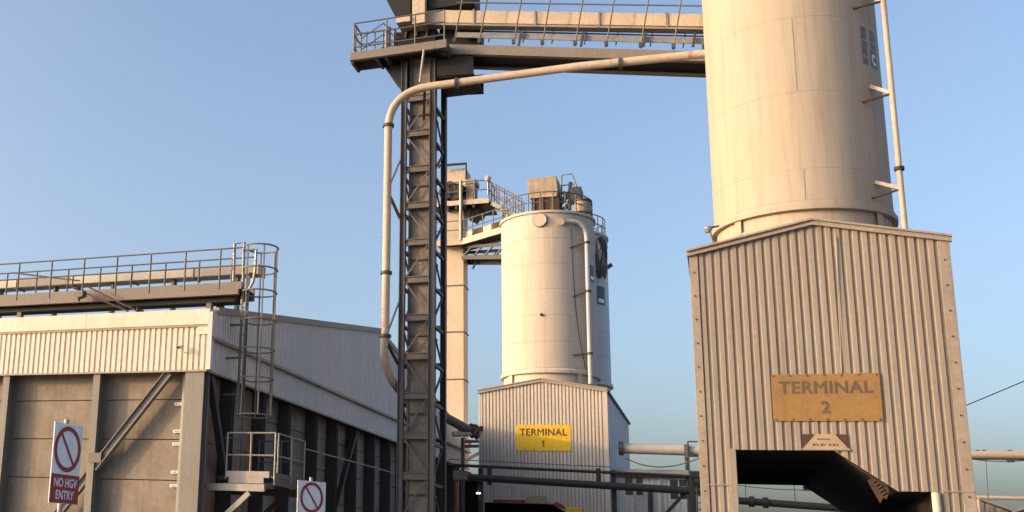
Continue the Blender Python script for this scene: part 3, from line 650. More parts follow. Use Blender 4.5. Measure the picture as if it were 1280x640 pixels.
MB().lathe((SX, SY), [(SR+.003, z0_), (SR+.003, z1_)], 8, a0, a1).build('emblem_ground', 'char', sl)
am, zm_, ww = (a0+a1)/2, (z0_+z1_)/2, (a1-a0)
m = MB(); vs_ = []; n = 24
for k in range(n+1):
    th = R_(40)+R_(280)*k/n
    for rr in (1, .55):
        an = am+ww*.33*rr*math.cos(th); r_ = SR+.007; vs_.append((SX+r_*math.cos(an), SY+r_*math.sin(an), zm_+(z1_-z0_)*.32*rr*math.sin(th)))
m.add(vs_, [(2*k, 2*k+1, 2*k+3, 2*k+2) for k in range(n)]); m.build('emblem_crescent', 'white', sl)

# pipe riser beside the silo with paired brackets
rp = thing('riser_pipe', 'slim cream riser pipe on brackets beside the nearer silo', 'pipe', at(1131, 287, Y=SY-1.75))
pt0, pt1 = at(1131.5, 284, Y=SY-1.75), at(1103.5, 0, Y=SY-1.75); pt0.z -= .9
xr2 = pt1.x+(pt0.x-pt1.x)*.5; ptop = Vector((xr2, SY-1.75, 26)); pbot = Vector((xr2, SY-1.75, pt0.z))
rp.location = pbot
MB().tube([pbot, ptop], .075, 12).build('pipe', 'pipe', rp)
for y in (211,): 
    z_ = at(1123, y, Y=SY-1.75).z; MB().tube([(xr2, SY-1.75, z_-.05), (xr2, SY-1.75, z_+.05)], .13, 12).build('coupling', 'rubber', rp)
for (ya, yb) in ((0, 8), (117, 122), (237, 242)):
    z_ = at(1112, ya, Y=SY-1.75).z
    e1 = shell_pt(1066+.1*ya, ya+11) ; e2 = shell_pt(1082+.05*ya, ya-9 if ya else -8)
    for e, mt in ((e1, 'rust'), (e2, 'pipe')):
        q = Vector((xr2, SY-1.75, z_)); e = Vector(e)
        MB().beam(e, q, .07 if mt == 'rust' else .12, .05 if mt == 'rust' else .1).build('bracket', mt, rp)
# small bulkhead lamp on the roof edge
p = at(885, 287, Y=yfr+.2)
t = thing('bulkhead_lamp', 'small grey lamp on a stub at the foot of the nearer silo', 'lamp', p)
MB().tube([p+Vector((.12, 0, -.42)), p+Vector((.04, 0, 0))], .03, 6).build('stub', 'steelm', t)
MB().lathe((p.x, p.y), [(.0, p.z+.12), (.1, p.z+.08), (.12, p.z), (.08, p.z-.08), (0, p.z-.1)], 12).build('globe', 'galv', t)
MB().tube([p+Vector((.04, .02, .06)), p+Vector((.3, .05, .1))], .03, 6).build('arm', 'steel', t)

# ------------------------------------------------------------------ conveyor gantry from the tower to the silo
GY0, GY1 = 36.9, 38.1
def gp(x, y, Y_=GY0): return at(x, y, Y=Y_)
a0, a1 = gp(561, 55), gp(880, 64); b0, b1 = gp(561, 66.5), gp(880, 76)
gt = thing('conveyor_gantry', 'sloping brown steel conveyor gantry between the tower and the nearer silo', 'gantry', gp(561, 66))
sl_dir = (a1-a0).normalized(); gup = Vector((-sl_dir.z, 0, sl_dir.x))
x_s, x_e = a0.x-.3, SX-SR*.55
def ln(p, q, x): return p.lerp(q, (x-p.x)/(q.x-p.x))
A0, A1, B0, B1 = ln(a0, a1, x_s), ln(a0, a1, x_e), ln(b0, b1, x_s), ln(b0, b1, x_e)
for yy, nm_ in ((0, 'girder'), (GY1-GY0, 'far_girder')):
    MB().extrude([B0+Vector((0, yy, 0)), B1+Vector((0, yy, 0)), A1+Vector((0, yy, 0)), A0+Vector((0, yy, 0))], (0, .10, 0)).build(nm_, 'girder', gt)
    MB().extrude([B0+Vector((0, yy-.05, -.03)), B1+Vector((0, yy-.05, -.03)), B1+Vector((0, yy-.05, -.003)), B0+Vector((0, yy-.05, -.003))], (0, .2, 0)).build('bottom_flange', 'girder', gt)
MB().extrude([B0+Vector((0, .101, .06)), B1+Vector((0, .101, .06)), B1+Vector((0, .101, .1)), B0+Vector((0, .101, .1))], (0, GY1-GY0-.103, 0)).build('soffit', 'steel_shade', gt)  # underside shade painted into the near-black colour
def band(nm_, ya, yb, ya2, yb2, Y_, th, mat, x0=570, x1=880):
    p, q, r_, s_ = at(x0, yb, Y=Y_), at(x1, yb2, Y=Y_), at(x1, ya2, Y=Y_), at(x0, ya, Y=Y_)
    xs_, xe_ = p.x, x_e
    MB().extrude([p, ln(p, q, xe_), ln(s_, r_, xe_), s_], (0, th, 0)).build(nm_, mat, gt)
band('toe_board', 40, 46.5, 47.5, 54.5, GY1-.5, .04, 'galv')
band('lower_rail', 37, 39, 44.5, 46, GY1-.14, .03, 'steelm', 566)
band('mid_rail', 31, 33, 38, 40, GY1-.14, .03, 'steelm', 566)
k0, k1 = at(520, 12, Y=GY0+.45), at(880, 17.5, Y=GY0+.45); m0, m1 = at(520, 27.5, Y=GY0+.45), at(880, 33, Y=GY0+.45)
n = 5
for k in range(n):
    xa = k0.x+(x_e-k0.x)*k/n; xb = k0.x+(x_e-k0.x)*(k+1)/n-.012
    cs_ = MB().extrude([ln(m0, m1, xa), ln(m0, m1, xb), ln(k0, k1, xb), ln(k0, k1, xa)], (0, .32, 0)).build('conveyor_casing', 'duct', gt)
    MB().extrude([ln(m0, m1, xb-.03)-Vector((0, .04, .1)), ln(m0, m1, xb+.03)-Vector((0, .04, .1)), ln(k0, k1, xb+.03)-Vector((0, .04, -.04)), ln(k0, k1, xb-.03)-Vector((0, .04, -.04))], (0, .40, 0)).build('joint_flange', 'trim', gt)
m2, m3 = at(520, 29, Y=GY0+.42), at(880, 35, Y=GY0+.42); xa = k0.x
MB().extrude([ln(m2, m3, xa)-Vector((0, 0, .05)), ln(m2, m3, x_e)-Vector((0, 0, .05)), ln(m2, m3, x_e)+Vector((0, 0, .02)), ln(m2, m3, xa)+Vector((0, 0, .02))], (0, .38, 0)).build('casing_channel', 'trim', gt)
for px, py in ((642, 54), (678, 55), (719, 56), (758, 57), (801, 58.5), (842, 60), (599, 53), (568, 52), (880, 61)):
    q = at(px, py, Y=GY0+.05); MB().tube([q-gup*.05, q+gup*2.1], .028, 6).build('stanchion', 'steelm', gt)
    MB().box(q-Vector((.06, .05, .02)), q+Vector((.06, .03, .14))).build('stanchion_foot', 'steel', gt)
    q2 = at(px+12, py-2, Y=GY1-.1); MB().tube([q2-gup*.05, q2+gup*.75], .022, 6).build('far_post', 'steelm', gt)
q = at(561, 52, Y=GY0+.05); r_ = at(880, 61.5, Y=GY0+.05)
for hgt_ in (2.1, 1.55): MB().tube([ln(q, r_, q.x)+gup*hgt_, ln(q, r_, x_e)+gup*hgt_], .026, 6).build('top_rail', 'steelm', gt)
for px in (650, 728, 806, 868):
    q = at(px, 48, Y=GY0+.6); MB().beam(q-gup*.3, q+gup*.28, .08, .08).build('conveyor_leg', 'steel', gt)

# ------------------------------------------------------------------ blow pipe: up beside the tower, then across to the silo
PYP = 36.0
bp_pts = []
def bez(p0, p1, p2, n): return [p0*((1-t)**2)+p1*(2*t*(1-t))+p2*(t*t) for t in [k/n for k in range(n+1)]]
v = lambda x, y: at(x, y, Y=PYP)
hz_l, hz_r = v(575, 98), v(880, 67.5); hz_z = (hz_l.z+hz_r.z)/2
vx = (v(487, 170).x+v(480, 400).x)/2
bp = thing('blow_pipe', 'cream pipe rising beside the dark tower and crossing to the nearer silo', 'pipe', (vx, PYP, at(478, 420, Y=PYP).z))
zc = v(487, 162).z; zlow = v(479, 415).z
cor = Vector((vx, PYP, hz_z-.05)); hst = v(540, 101.5); hst.z = hz_z-.05
pend = Vector((SX-SR+.15, PYP, hz_r.z))
path = [Vector((vx, PYP, zlow))]+bez(Vector((vx, PYP, zc)), cor, hst, 12)
MB().tube([Vector((vx, PYP, zlow)), Vector((vx, PYP, zc+.02))], .14, 16).build('pipe_run', 'pipe', bp)
MB().tube(bez(Vector((vx, PYP, zc+.0)), cor, hst, 14), .142, 16).build('pipe_bend', 'pipe', bp)
MB().tube([hst, hz_l.lerp(pend, .5), pend], .14, 16).build('pipe_run', 'pipe', bp)
hb = TY+TD-.22; hp = lambda x, y, Y_: at(x, y, Y=Y_)
lo = [Vector((vx, PYP, zlow+.02)), hp(479, 442, PYP+.1), hp(484, 463, PYP+.5), hp(492, 480, PYP+1.0), hp(506, 496, hb), hp(522, 512, hb), hp(524, 560, hb), Vector((hp(524, 560, hb).x, hb, .1))]
sm = []
for i in range(1, len(lo)-1): sm += bez((lo[i-1]+lo[i])/2, lo[i], (lo[i]+lo[i+1])/2, 5)
MB().tube([lo[0]]+sm+[lo[-1]], .14, 16).build('pipe_hose', 'pipeg', bp)
for q in [Vector((vx, PYP, v(487, y).z)) for y in (157, 341, 420)]:
    MB().tube([q-Vector((0, 0, .05)), q+Vector((0, 0, .05))], .205, 14).build('coupling', 'steel', bp)
for px in (571, 776):
    f = v(px, 95); q = hst.lerp(pend, (f.x-hst.x)/(pend.x-hst.x)); MB().tube([q-Vector((.05, 0, 0)), q+Vector((.05, 0, 0))], .205, 14).build('coupling', 'steel', bp)
for ya, yb in ((238, 263), (424, 450)):
    q = Vector((vx, PYP, v(485, ya).z)); e = Vector((TX0-.1, TY, v(500, yb).z))
    MB().beam(q, e, .09, .07).build('stay', 'steel', bp)
    MB().beam(q, Vector((TX0-.1, TY, e.z+2.3)), .05, .05).build('stay', 'steelm', bp)
q = v(531, 104); MB().beam(q, Vector((TX0+.75, TY-.05, q.z-1.0)), .09, .09).build('stay', 'steel', bp)

# ================================================================== far loading terminal at Y=66
K = 66/60
def T(x, y, Y_=66.0): return at(x, y, Y=Y_)
BY = 66.0; BX0, BX1 = T(600, 560).x, T(757.5, 491).x; BXM = T(672, 476).x; BXM = (BX0+BX1)/2
BEV, BRG = (T(600, 489).z+T(757, 490.5).z)/2, T(672, 476).z; BLINT = T(640, 629).z
BYB = at(785, 527, X=BX1).y
ft = thing('loading_terminal', 'ribbed cladding block with yellow sign under the farther silo', 'building', (BXM, BY, 0), 'loading terminal blocks')
rz2 = lambda x: BEV+(BRG-BEV)*(1-abs(x-BXM)/(BXM-BX0))
c0, c1, c2 = BX0+.25, T(690, 630).x, T(712, 642).x; zc2 = T(712, 643).z
def ob2(x):
    if x < c0 or x > BX1-1.2: return .02
    if x <= c1: return BLINT
    if x <= c2: return BLINT+(zc2-BLINT)*(x-c1)/(c2-c1)
    return zc2
corr('cladding_sheet', BX0+.02, BX1-.2, .2, .055, lambda x: rz2(x)-.03, ob2, lambda u, z, d: (u, BY-d, z), 'clad_t1', ft, 5, (c0, c1, c2, BXM, BX1-1.2))
corr('side_sheet', BY+.05, BYB, .3, .04, lambda x: BEV, lambda x: .02, lambda u, z, d: (BX1+d, u, z), 'clad_t1s', ft, 5)
corr('side_sheet', BY+.05, BYB, .3, .04, lambda x: BEV, lambda x: .02, lambda u, z, d: (BX0-d, u, z), 'clad_t1s', ft, 5)
corr('rear_sheet', BX0, BX1, .2, .05, lambda x: rz2(x)-.03, lambda x: .02, lambda u, z, d: (u, BYB+d, z), 'clad_t1s', ft, 8, (BXM,))
MB().box((BX1-.195, BY-.07, .02), (BX1+.06, BY+.05, BEV)).build('corner_trim', 'clad_t1', ft)
MB().box((BX0-.06, BY-.07, .02), (BX0+.015, BY+.05, BEV)).build('corner_trim', 'clad_t1s', ft)
for x0, x1, za, zb3 in ((BX0-.1, BXM, BEV, BRG), (BXM, BX1+.1, BRG, BEV)):
    MB().extrude([(x0, BY-.16, za-.08), (x1, BY-.16, zb3-.08), (x1, BY-.16, zb3+.08), (x0, BY-.16, za+.08)], (0, .1, 0)).build('barge_board', 'trim', ft)
    MB().extrude([(x0, BY-.2, za+.083), (x1, BY-.2, zb3+.083), (x1, BY-.2, zb3+.15), (x0, BY-.2, za+.15)], (0, BYB-BY+.5, 0)).build('roof_slope', 'trim', ft)
MB().box((BX1+.0, BY+.1, BEV-.08), (BX1+.16, BYB+.2, BEV+.05)).build('gutter', 'steel', ft)
for (a, b) in (((c0, 0), (c0, BLINT)), ((c0, BLINT), (c1, BLINT)), ((c1, BLINT), (c2, zc2)), ((c2, zc2), (BX1-1.2, zc2)), ((BX1-1.2, zc2), (BX1-1.2, 0))):
    MB().add([(a[0], BY+.06, a[1]), (b[0], BY+.06, b[1]), (b[0], BYB-.1, b[1]), (a[0], BYB-.1, a[1])], [(0, 1, 2, 3)]).build('bay_lining', 'dark', ft)
MB().box((T(617, 627).x, BY-.10, T(640, 628).z), (T(657, 627).x, BY-.058, T(640, 625).z)).build('red_lintel_strip', 'red', ft)
MB().extrude([(T(691, 630).x, BY-.10, T(691, 631).z), (T(708, 636).x, BY-.10, T(708, 637).z), (T(704, 632).x, BY-.10, T(704, 631).z), (T(695, 628).x, BY-.10, T(695, 627.5).z)], (0, .03, 0)).build('red_slope_strip', 'red', ft)
MB().extrude([(T(655, 629).x, BY-.09, T(655, 629).z), (T(688, 629).x, BY-.09, T(688, 629.5).z), (T(682, 620).x, BY-.09, T(682, 620).z), (T(660, 620).x, BY-.09, T(660, 620).z)], (0, .03, 0)).build('trapezoid_board', 'board', ft)
p0_, p1_ = T(707, 648), T(728, 635)
tag(MB().box((p0_.x, BY-.13, p0_.z), (p1_.x, BY-.06, p1_.z)).build('yellow_notice', 's1', None, .05), 'small yellow notice with rounded top beside the farther bay', 'sign')
terminal_sign(T(645, 531).x, T(713.5, 531).x, T(645, 563.5).z, T(680, 531).z, BY-.06, 's1', 'ink1', '1', 'bright yellow TERMINAL 1 board on the farther block', None, .56, 0, .98)

# silos above the far terminal
def silo(name, label, c, r, zsk, zr, ztop, mat, courses, n=96):
    s = thing(name, label, 'silo', (c[0], c[1], zsk), 'storage silos')
    MB().lathe(c, [(r-.08, zsk), (r-.08, zr)], n).build('skirt', mat, s)
    MB().lathe(c, [(r-.07, zr+.001), (r+.12, zr), (r+.12, zr+.18), (r, zr+.3)], n).build('ring_beam', mat, s)
    h = (ztop-zr-.3)/courses
    for k in range(courses):
        a, b = zr+.3+h*k, zr+.3+h*(k+1)
        MB().lathe(c, [(r-.02, a), (r, a+.025), (r, b-.025), (r-.02, b)], n).build('shell_course', mat, s)
    MB().lathe(c, [(r-.02, ztop), (r+.1, ztop+.01), (r+.1, ztop+.16), (r-.1, ztop+.17), (r*.3, ztop+.55), (.05, ztop+.6)], n).build('roof_cone', mat, s)
    return s
S1Y = 70.0; S1X, S1R = circ(627.3, 745.5, 380, S1Y); f1 = S1Y-S1R
z_r1 = at(672, 466, Y=f1).z; z_t1 = at(680, 266, Y=f1).z
s1 = silo('storage_silo', 'tall cream silo topped by a filter box and rails behind the TERMINAL 1 sign', (S1X, S1Y), S1R, BEV-.3, z_r1, z_t1, 'silo2', 6)
def sp1(x, y, r=None): return shell_pt(x, y, r or S1R, (S1X, S1Y))
for px in (639, 724.5): 
    p = sp1(px, 475); an = math.atan2(p.y-S1Y, p.x-S1X)
    MB().lathe((S1X, S1Y), [(S1R-.08, BEV-.3), (S1R+.06, BEV-.3), (S1R+.06, z_r1-.002), (S1R-.08, z_r1-.002)], 4, an-.06, an+.06).build('skirt_pilaster', 'silo2', s1)
p = sp1(675, 275.5); nn = Vector((p.x-S1X, p.y-S1Y, 0)).normalized()
MB().tube([p-nn*.05, p+nn*.14], .40, 20).build('manhole_cover', 'silo2', s1)
MB().tube([p-nn*.06, p+nn*.06], .46, 20).build('manhole_rim', 'trim', s1)
p = sp1(677, 393.5); MB().tube([p-nn*.05, p+nn*.08], .1, 10).build('dark_port', 'rubber', s1)
for (x, y, w_, h_) in ((753, 372, 0, 0),): pass
rail(s1, arc((S1X, S1Y), S1R-.1, R_(-200), R_(20), z_t1+.15, 14), 1.25, (1., .5), r=.04, mat='steelm', step=2.4)
# filter box and clutter on the roof
t = thing('dust_filter', 'rusty box-shaped dust filter on the roof of the farther silo', 'filter', (S1X, S1Y-1, z_t1))
fy = S1Y-1.6; bx0, bx1 = at(660, 240, Y=fy).x, at(697, 240, Y=fy).x; bz0, bz1 = at(680, 246.5, Y=fy).z, at(680, 221, Y=fy).z
MB().extrude([(bx0, fy, bz0+.5), (bx0+.1, fy, bz0), (bx1-.05, fy, bz0), (bx1, fy, bz0+.35), (bx1-.05, fy, bz1), (bx0, fy, bz1-.05)], (0, 1.9, 0)).build('hood', 'box', t, .03)
MB().box((at(664, 260, Y=fy).x, fy+.15, z_t1+.1), (at(699, 260, Y=fy).x, fy+1.6, bz0)).build('plinth', 'rust', t, .02)
for k in range(3): MB().box((at(666+11*k, 258, Y=fy).x, fy+.08, z_t1+.1), (at(668+11*k, 258, Y=fy).x, fy+.148, bz0+.05)).build('leg', 'steelm', t)
t = thing('roof_vent', 'dark vent valve with pipes beside the dust filter on the farther silo', 'vent', (S1X+1, S1Y-1, z_t1))
for (x0, y0, x1, y1, r_) in ((700, 255, 716, 236, .16), (704, 240, 722, 258, .13), (698, 238, 700, 262, .10), (712, 262, 713, 228, .12), (704, 262, 725, 244, .14)):
    MB().tube([at(x0, y0, Y=S1Y-1), at(x1, y1, Y=S1Y-.8)], r_, 8).build('vent_pipe', 'steelm', t)
MB().box(at(714, 250, Y=S1Y-1.2), at(729, 240, Y=S1Y)).build('valve_box', 'steel', t, .03)
MB().tube([at(728, 266, Y=S1Y-1), at(728, 252, Y=S1Y-1)], .50, 16).build('vent_drum', 'box', t)
MB().tube([at(728, 253, Y=S1Y-1), at(728, 251, Y=S1Y-1)], .58, 16).build('vent_cap', 'steel', t)
t = thing('roof_access_frame', 'bent tube access frame standing highest on the farther silo roof', 'frame', at(703, 240, Y=S1Y+.5))
for yy in (S1Y+.3, S1Y+1.1):
    MB().tube([at(702, 262, Y=yy), at(702, 219, Y=yy), at(715, 217.5, Y=yy), at(720.5, 232, Y=yy), at(720, 246, Y=yy)], .05, 6, False).build('bent_tube', 'steelm', t)
    MB().tube([at(702, 232, Y=yy), at(717, 230, Y=yy), at(720, 240, Y=yy)], .045, 6, False).build('bent_tube', 'steelm', t)
# drop pipe on the far silo
t = thing('drop_pipe', 'pale drop pipe with swept top on the flank of the farther silo', 'pipe', sp1(735, 475))
e = Vector((.15, -.55, 0)); q0 = sp1(701, 277, S1R+.05); q1 = at(733, 300, Y=S1Y-S1R*.62-.2); q2 = at(738.5, 480, Y=S1Y-S1R*.62-.2)
qx = (q1.x+q2.x)/2; q1 = Vector((qx, q1.y, q1.z)); q2 = Vector((qx, q1.y, q2.z)); qc = Vector((qx, q1.y, q0.z+.1))
MB().tube([q0]+bez(q0.lerp(qc, .45), qc, q1, 8)+[q2], .13, 10).build('pipe', 'silog', t)
for y in (303, 364, 442):
    z_ = at(735, y, Y=q1.y).z; MB().tube([(qx, q1.y, z_-.06), (qx, q1.y, z_+.06)], .2, 10).build('coupling', 'steel', t)
    b_ = sp1(716 if y > 310 else 712, y+7 if y < 400 else y+2); MB().beam(Vector((qx, q1.y, z_)), b_, .07, .07).build('bracket', 'rust', t)
MB().tube([sp1(701, 277, S1R-.2), sp1(701, 277, S1R+.3)], .22, 10).build('nozzle', 'silo2', t)
wp = [sp1(x, y, S1R+.02) for x, y in ((714, 285), (716, 330), (719, 380), (724, 420), (732, 460), (735, 470))]
MB().tube(wp, .02, 5).build('hanging_wire', 'steel', t)
# second, greyer silo behind
S2Y = 76.5; X_, S2R = circ(690, 762.5, 420, S2Y); S2R = S1R*.93; tb_ = math.atan2(at(762.5, 420, Y=10).x, 10)
d_ = S2Y/math.cos(tb_); S2X = S2Y*math.tan(tb_)-S2R/math.cos(tb_)
z_t2 = at(757, 300, Y=S2Y).z
s2 = silo('storage_silo', 'greyer shaded silo half hidden behind the farther cream silo', (S2X, S2Y), S2R, BEV-.3, at(757, 485, Y=S2Y).z, z_t2, 'silog', 6)
rail(s2, arc((S2X, S2Y), S2R-.1, R_(-120), R_(60), z_t2+.15, 12), 1.25, (1., .5), r=.04, mat='steelm', step=2.2)
def decal(obj, c, r, px, y0, y1, mw):
    p = shell_pt(px, (y0+y1)/2, r, c); an = math.atan2(p.y-c[1], p.x-c[0]); z1_, z0_ = shell_pt(px, y0, r, c).z, shell_pt(px, y1, r, c).z
    MB().lathe(c, [(r+.012, z0_), (r+.012, z1_)], 6, an-mw, an+mw).build('emblem_ground', 'navy', obj)
    MB().lathe(c, [(r+.018, z0_+.12*(z1_-z0_)), (r+.018, z0_+.32*(z1_-z0_))], 6, an-mw*.7, an+mw*.7).build('emblem_stripe', 'white', obj)
decal(s2, (S2X, S2Y), S2R, 751.5, 358, 381, .16)
decal(s1, (S1X, S1Y), S1R, 740, 332, 352, .12)
tn = thing('torn_lagging', 'tangle of dark torn sheeting and cables hanging from the rear silo top', 'sheeting', (S2X+S2R, S2Y, z_t2-4))
for k in range(26):
    x0, y0 = random.uniform(745, 756), random.uniform(296, 325); x1, y1 = x0+random.uniform(-1, 5), y0+random.uniform(14, 34)
    p, q = shell_pt(min(x0, 757), y0, S2R+.12, (S2X, S2Y)), shell_pt(min(x1, 759), min(y1, 350), S2R+.2, (S2X, S2Y))
    pm = (p+q)/2+Vector((random.uniform(-.2, .35), random.uniform(-.4, .1), random.uniform(-.4, .2)))
    MB().tube(bez(p, pm, q, 5), random.uniform(.05, .15), 6).build('sheet_strip', random.choice(('steel', 'steelm', 'trim')), tn)
MB().beam(at(757, 336, Y=S2Y), at(765, 330.5, Y=S2Y), .3, .2).build('loose_spout', 'steelm', tn)

# ------------------------------------------------------------------ far elevator shaft, its platforms and bridge
EY = 73.5; ex0, ex1 = at(553, 420, Y=EY).x, at(579.5, 420, Y=EY).x
el = thing('elevator_shaft', 'pale square elevator shaft with platforms behind the warehouse end', 'tower', ((ex0+ex1)/2, EY, 0))
ez = [at(566, y, Y=EY).z for y in (474, 418, 357)]; eh = (ez[2]-ez[0])/2; zt_ = at(566, 262, Y=EY).z
zz = [0.0]; z = ez[0]
while z > eh: z -= eh
while z < zt_: zz.append(z); z += eh
zz.append(zt_)
for a, b in zip(zz, zz[1:]):
    if b-a < .2: continue
    MB().box((ex0, EY, a+.03), (ex1, EY+1.4, b-.03)).build('shaft_section', 'duct', el, .015)
    MB().box((ex0-.07, EY-.07, b-.03), (ex1+.07, EY+1.47, b+.03)).build('joint_flange', 'steelm', el)
# head platform
hy = EY-.8; hz = at(580, 253, Y=hy).z; hxa, hxb = at(540, 256, Y=hy).x, at(611, 250, Y=hy).x
MB().box((hxa, hy, hz-.16), (hxb, hy+.1, hz+.18)).build('platform_channel', 'duct', el)
MB().box((hxa, hy+.102, hz-.1), (hxb, hy+3.2, hz)).build('platform_deck', 'steel', el)
for k in range(4): MB().box((hxa+.6*k+1, hy+.11, hz-.38), (hxa+.6*k+1.15, hy+3.1, hz-.102)).build('bearer', 'steel', el)
rail(el, [(hxa, hy+.1, hz+.18), (hxb, hy+.1, hz+.18), (hxb, hy+3, hz+.18)], 1.35, (1., .5), r=.045, mat='steelm', step=1.1)
MB().box((at(557, 230, Y=EY).x, EY+.3, hz+.4), (at(581, 230, Y=EY).x, EY+2, at(570, 209, Y=EY).z)).build('head_box', 'duct', el, .03)
MB().tube([at(x, y, Y=EY-.2) for x, y in ((549, 210), (549, 207), (582.5, 204.5), (582.5, 226))], .10, 6, False).build('bent_frame', 'steel', el)
MB().box((at(583, 250, Y=EY).x, EY-.2, hz+.2), (at(594, 250, Y=EY).x, EY+.9, at(590, 229, Y=EY).z)).build('gearbox', 'box', el, .04)
MB().box((at(582, 231, Y=EY).x, EY-.3, at(590, 231, Y=EY).z), (at(596, 231, Y=EY).x, EY+1, at(590, 225, Y=EY).z)).build('gearbox_cap', 'galv', el, .04)
for k, (x, y, r_) in enumerate(((562, 234, .45), (572, 236, .4), (557, 240, .5), (568, 243, .4))):
    c = at(x, y, Y=EY-.5); MB().tube([c, c+Vector((.1, .9, .1))], r_, 12).build('drive_drum', 'rubber', el)
MB().tube([at(576, 300, Y=EY-.9), at(576, 226, Y=EY-.9)], .12, 8).build('ladder_post', 'galv', el)
for k in range(5): 
    c = at(583+3*k, 262+4*(k % 3), Y=EY); MB().tube([c, c+Vector((.5, .3, -.25))], .35, 8).build('chute_part', 'steel', el)
# lamp globe
p = at(610, 223, Y=hy); t = thing('lamp_globe', 'round pale lamp above the rail end of the far platform', 'lamp', p-Vector((0, 0, .4)))
MB().lathe((p.x, p.y), [(0, p.z-.22), (.14, p.z-.18), (.22, p.z), (.15, p.z+.16), (0, p.z+.2)], 14).build('globe', 'pipe', t)
MB().tube([p-Vector((0, 0, 1.2)), p-Vector((0, 0, .25))], .05, 6).build('pole', 'galv', t)
# bridge from shaft to silo
br = thing('service_bridge', 'railed steel bridge rising from the far shaft to the silo roof', 'bridge', at(560, 303, Y=EY-.9))
qa, qb, qc = at(545, 304, Y=EY-.9), at(578, 301.5, Y=EY-.9), at(630, 286, Y=S1Y-.5)
for p, q in ((qa, qb), (qb, qc)):
    MB().extrude([p-Vector((0, 0, .22)), q-Vector((0, 0, .22)), q+Vector((0, 0, .2)), p+Vector((0, 0, .2))], (0, .12, 0)).build('side_channel', 'duct', br)
    MB().extrude([p-Vector((0, -.13, .1)), q-Vector((0, -.13, .1)), q-Vector((0, -.13, .02)), p-Vector((0, -.13, .02))], (0, 1.6, 0)).build('deck', 'steel', br)
    MB().extrude([p+Vector((0, 1.75, -.22)), q+Vector((0, 1.75, -.22)), q+Vector((0, 1.75, .2)), p+Vector((0, 1.75, .2))], (0, .12, 0)).build('side_channel', 'duct', br)
rail(br, [qa+Vector((0, .05, .2)), qb+Vector((0, .05, .2)), qc+Vector((0, .05, .2))], 1.3, (1., .5), r=.04, mat='steelm', step=1.3)
lo_a, lo_b = at(578, 322, Y=EY), at(632, 321.5, Y=S1Y+.3)
for yy in (0., 1.5):
    o_ = Vector((0, yy, 0)); MB().beam(lo_a+o_, lo_b+o_, .16, .26).build('truss_chord', 'steel', br)
    MB().beam(at(578, 309, Y=EY)+o_, at(632, 305, Y=S1Y+.3)+o_, .12, .2).build('truss_chord', 'steel', br)
    for k in range(4):
        a_ = lo_a.lerp(lo_b, k/4)+o_; b_ = at(578, 308, Y=EY).lerp(at(632, 304, Y=S1Y+.3), (k+1)/4)+o_
        MB().beam(b_, a_.lerp(lo_b+o_, 0) if k % 2 else a_, .1, .1).build('truss_diagonal', 'steelm', br)
MB().extrude([lo_a+Vector((0, .1, .14)), lo_b+Vector((0, .1, .14)), lo_b+Vector((0, .1, .2)), lo_a+Vector((0, .1, .2))], (0, 1.4, 0)).build('bottom_plate', 'steel', br)
MB().beam(at(591, 336, Y=EY+.3), at(598, 321, Y=EY+.3), .12, .12).build('knee', 'steel', br)
# small conveyor lying on the bridge
for k in range(4):
    a_, b_ = qb.lerp(qc, .1+.22*k)+Vector((0, .8, .5)), qb.lerp(qc, .3+.22*k)+Vector((0, .8, .5)); MB().beam(a_, b_, .6, .5).build('trough', 'rust' if k % 2 else 'duct', br)
# stair from the head platform down to the silo roof
st = thing('access_stair', 'railed steel stair from the far platform down to the silo roof', 'stair', at(652, 268, Y=S1Y-1))
sa, sb = at(611, 252, Y=hy+.6), at(652, 268, Y=S1Y-1.4); sb.z = z_t1+.2
for yy in (0, .9):
    o_ = Vector((0, yy, 0)); MB().beam(sa+o_, sb+o_, .08, .28).build('stringer', 'galv', st)
    MB().tube([sa+o_+Vector((0, 0, 1.5)), sb+o_+Vector((0, 0, 1.3))], .045, 6).build('rail', 'steelm', st)
    MB().tube([sa+o_+Vector((0, 0, .8)), sb+o_+Vector((0, 0, .7))], .04, 6).build('rail', 'steelm', st)
    for k in range(5):
        p = sa.lerp(sb, k/4)+o_; MB().tube([p, p+Vector((0, 0, 1.4))], .045, 6).build('post', 'steelm', st)
for k in range(11): p = sa.lerp(sb, (k+.5)/11); MB().box(p+Vector((-.12, .05, -.02)), p+Vector((.12, .86, .02))).build('tread', 'steelm', st)

# slanting feed pipe with valve at the far block's left
t = thing('feed_pipe', 'slanting rusty pipe with a valve at the left of the farther block', 'pipe', T(598, 540, 64.))
MB().tube([T(538, 512, 62.), T(572, 530, 63.), T(592, 541, 64.)], .28, 12).build('pipe', 'steelm', t)
MB().tube([T(585, 537, 63.8), T(600, 541, 64.)], .27, 12).build('valve_body', 'pipe', t)
for px, py in ((586, 537.5), (593, 539.5), (598.5, 541)):
    q = T(px, py, 63.9); MB().tube([q-Vector((.06, 0, -.03)), q+Vector((.06, 0, -.03))], .42, 12).build('valve_flange', 'rust', t)
MB().tube([T(592, 540, 63.7), T(592, 531, 63.7)], .07, 8).build('valve_stem', 'rust', t)
MB().tube([T(588.5, 531, 63.7), T(595.5, 531.5, 63.7)], .06, 8).build('valve_handle', 'rust', t)
MB().tube([T(566, 543, 63.), T(600, 541.5, 64.)], .16, 10).build('branch_pipe', 'pipe', t)
for y in (552, 558): MB().tube([T(573, y, 68), T(600, y-.5, 68)], .10, 8).build('thin_pipe', 'steelm', t)
MB().box((T(578, 640, 65).x, 64.6, 0), (T(581.5, 640, 65).x, 64.9, T(580, 548, 65).z)).build('standing_post', 'steelm', t)
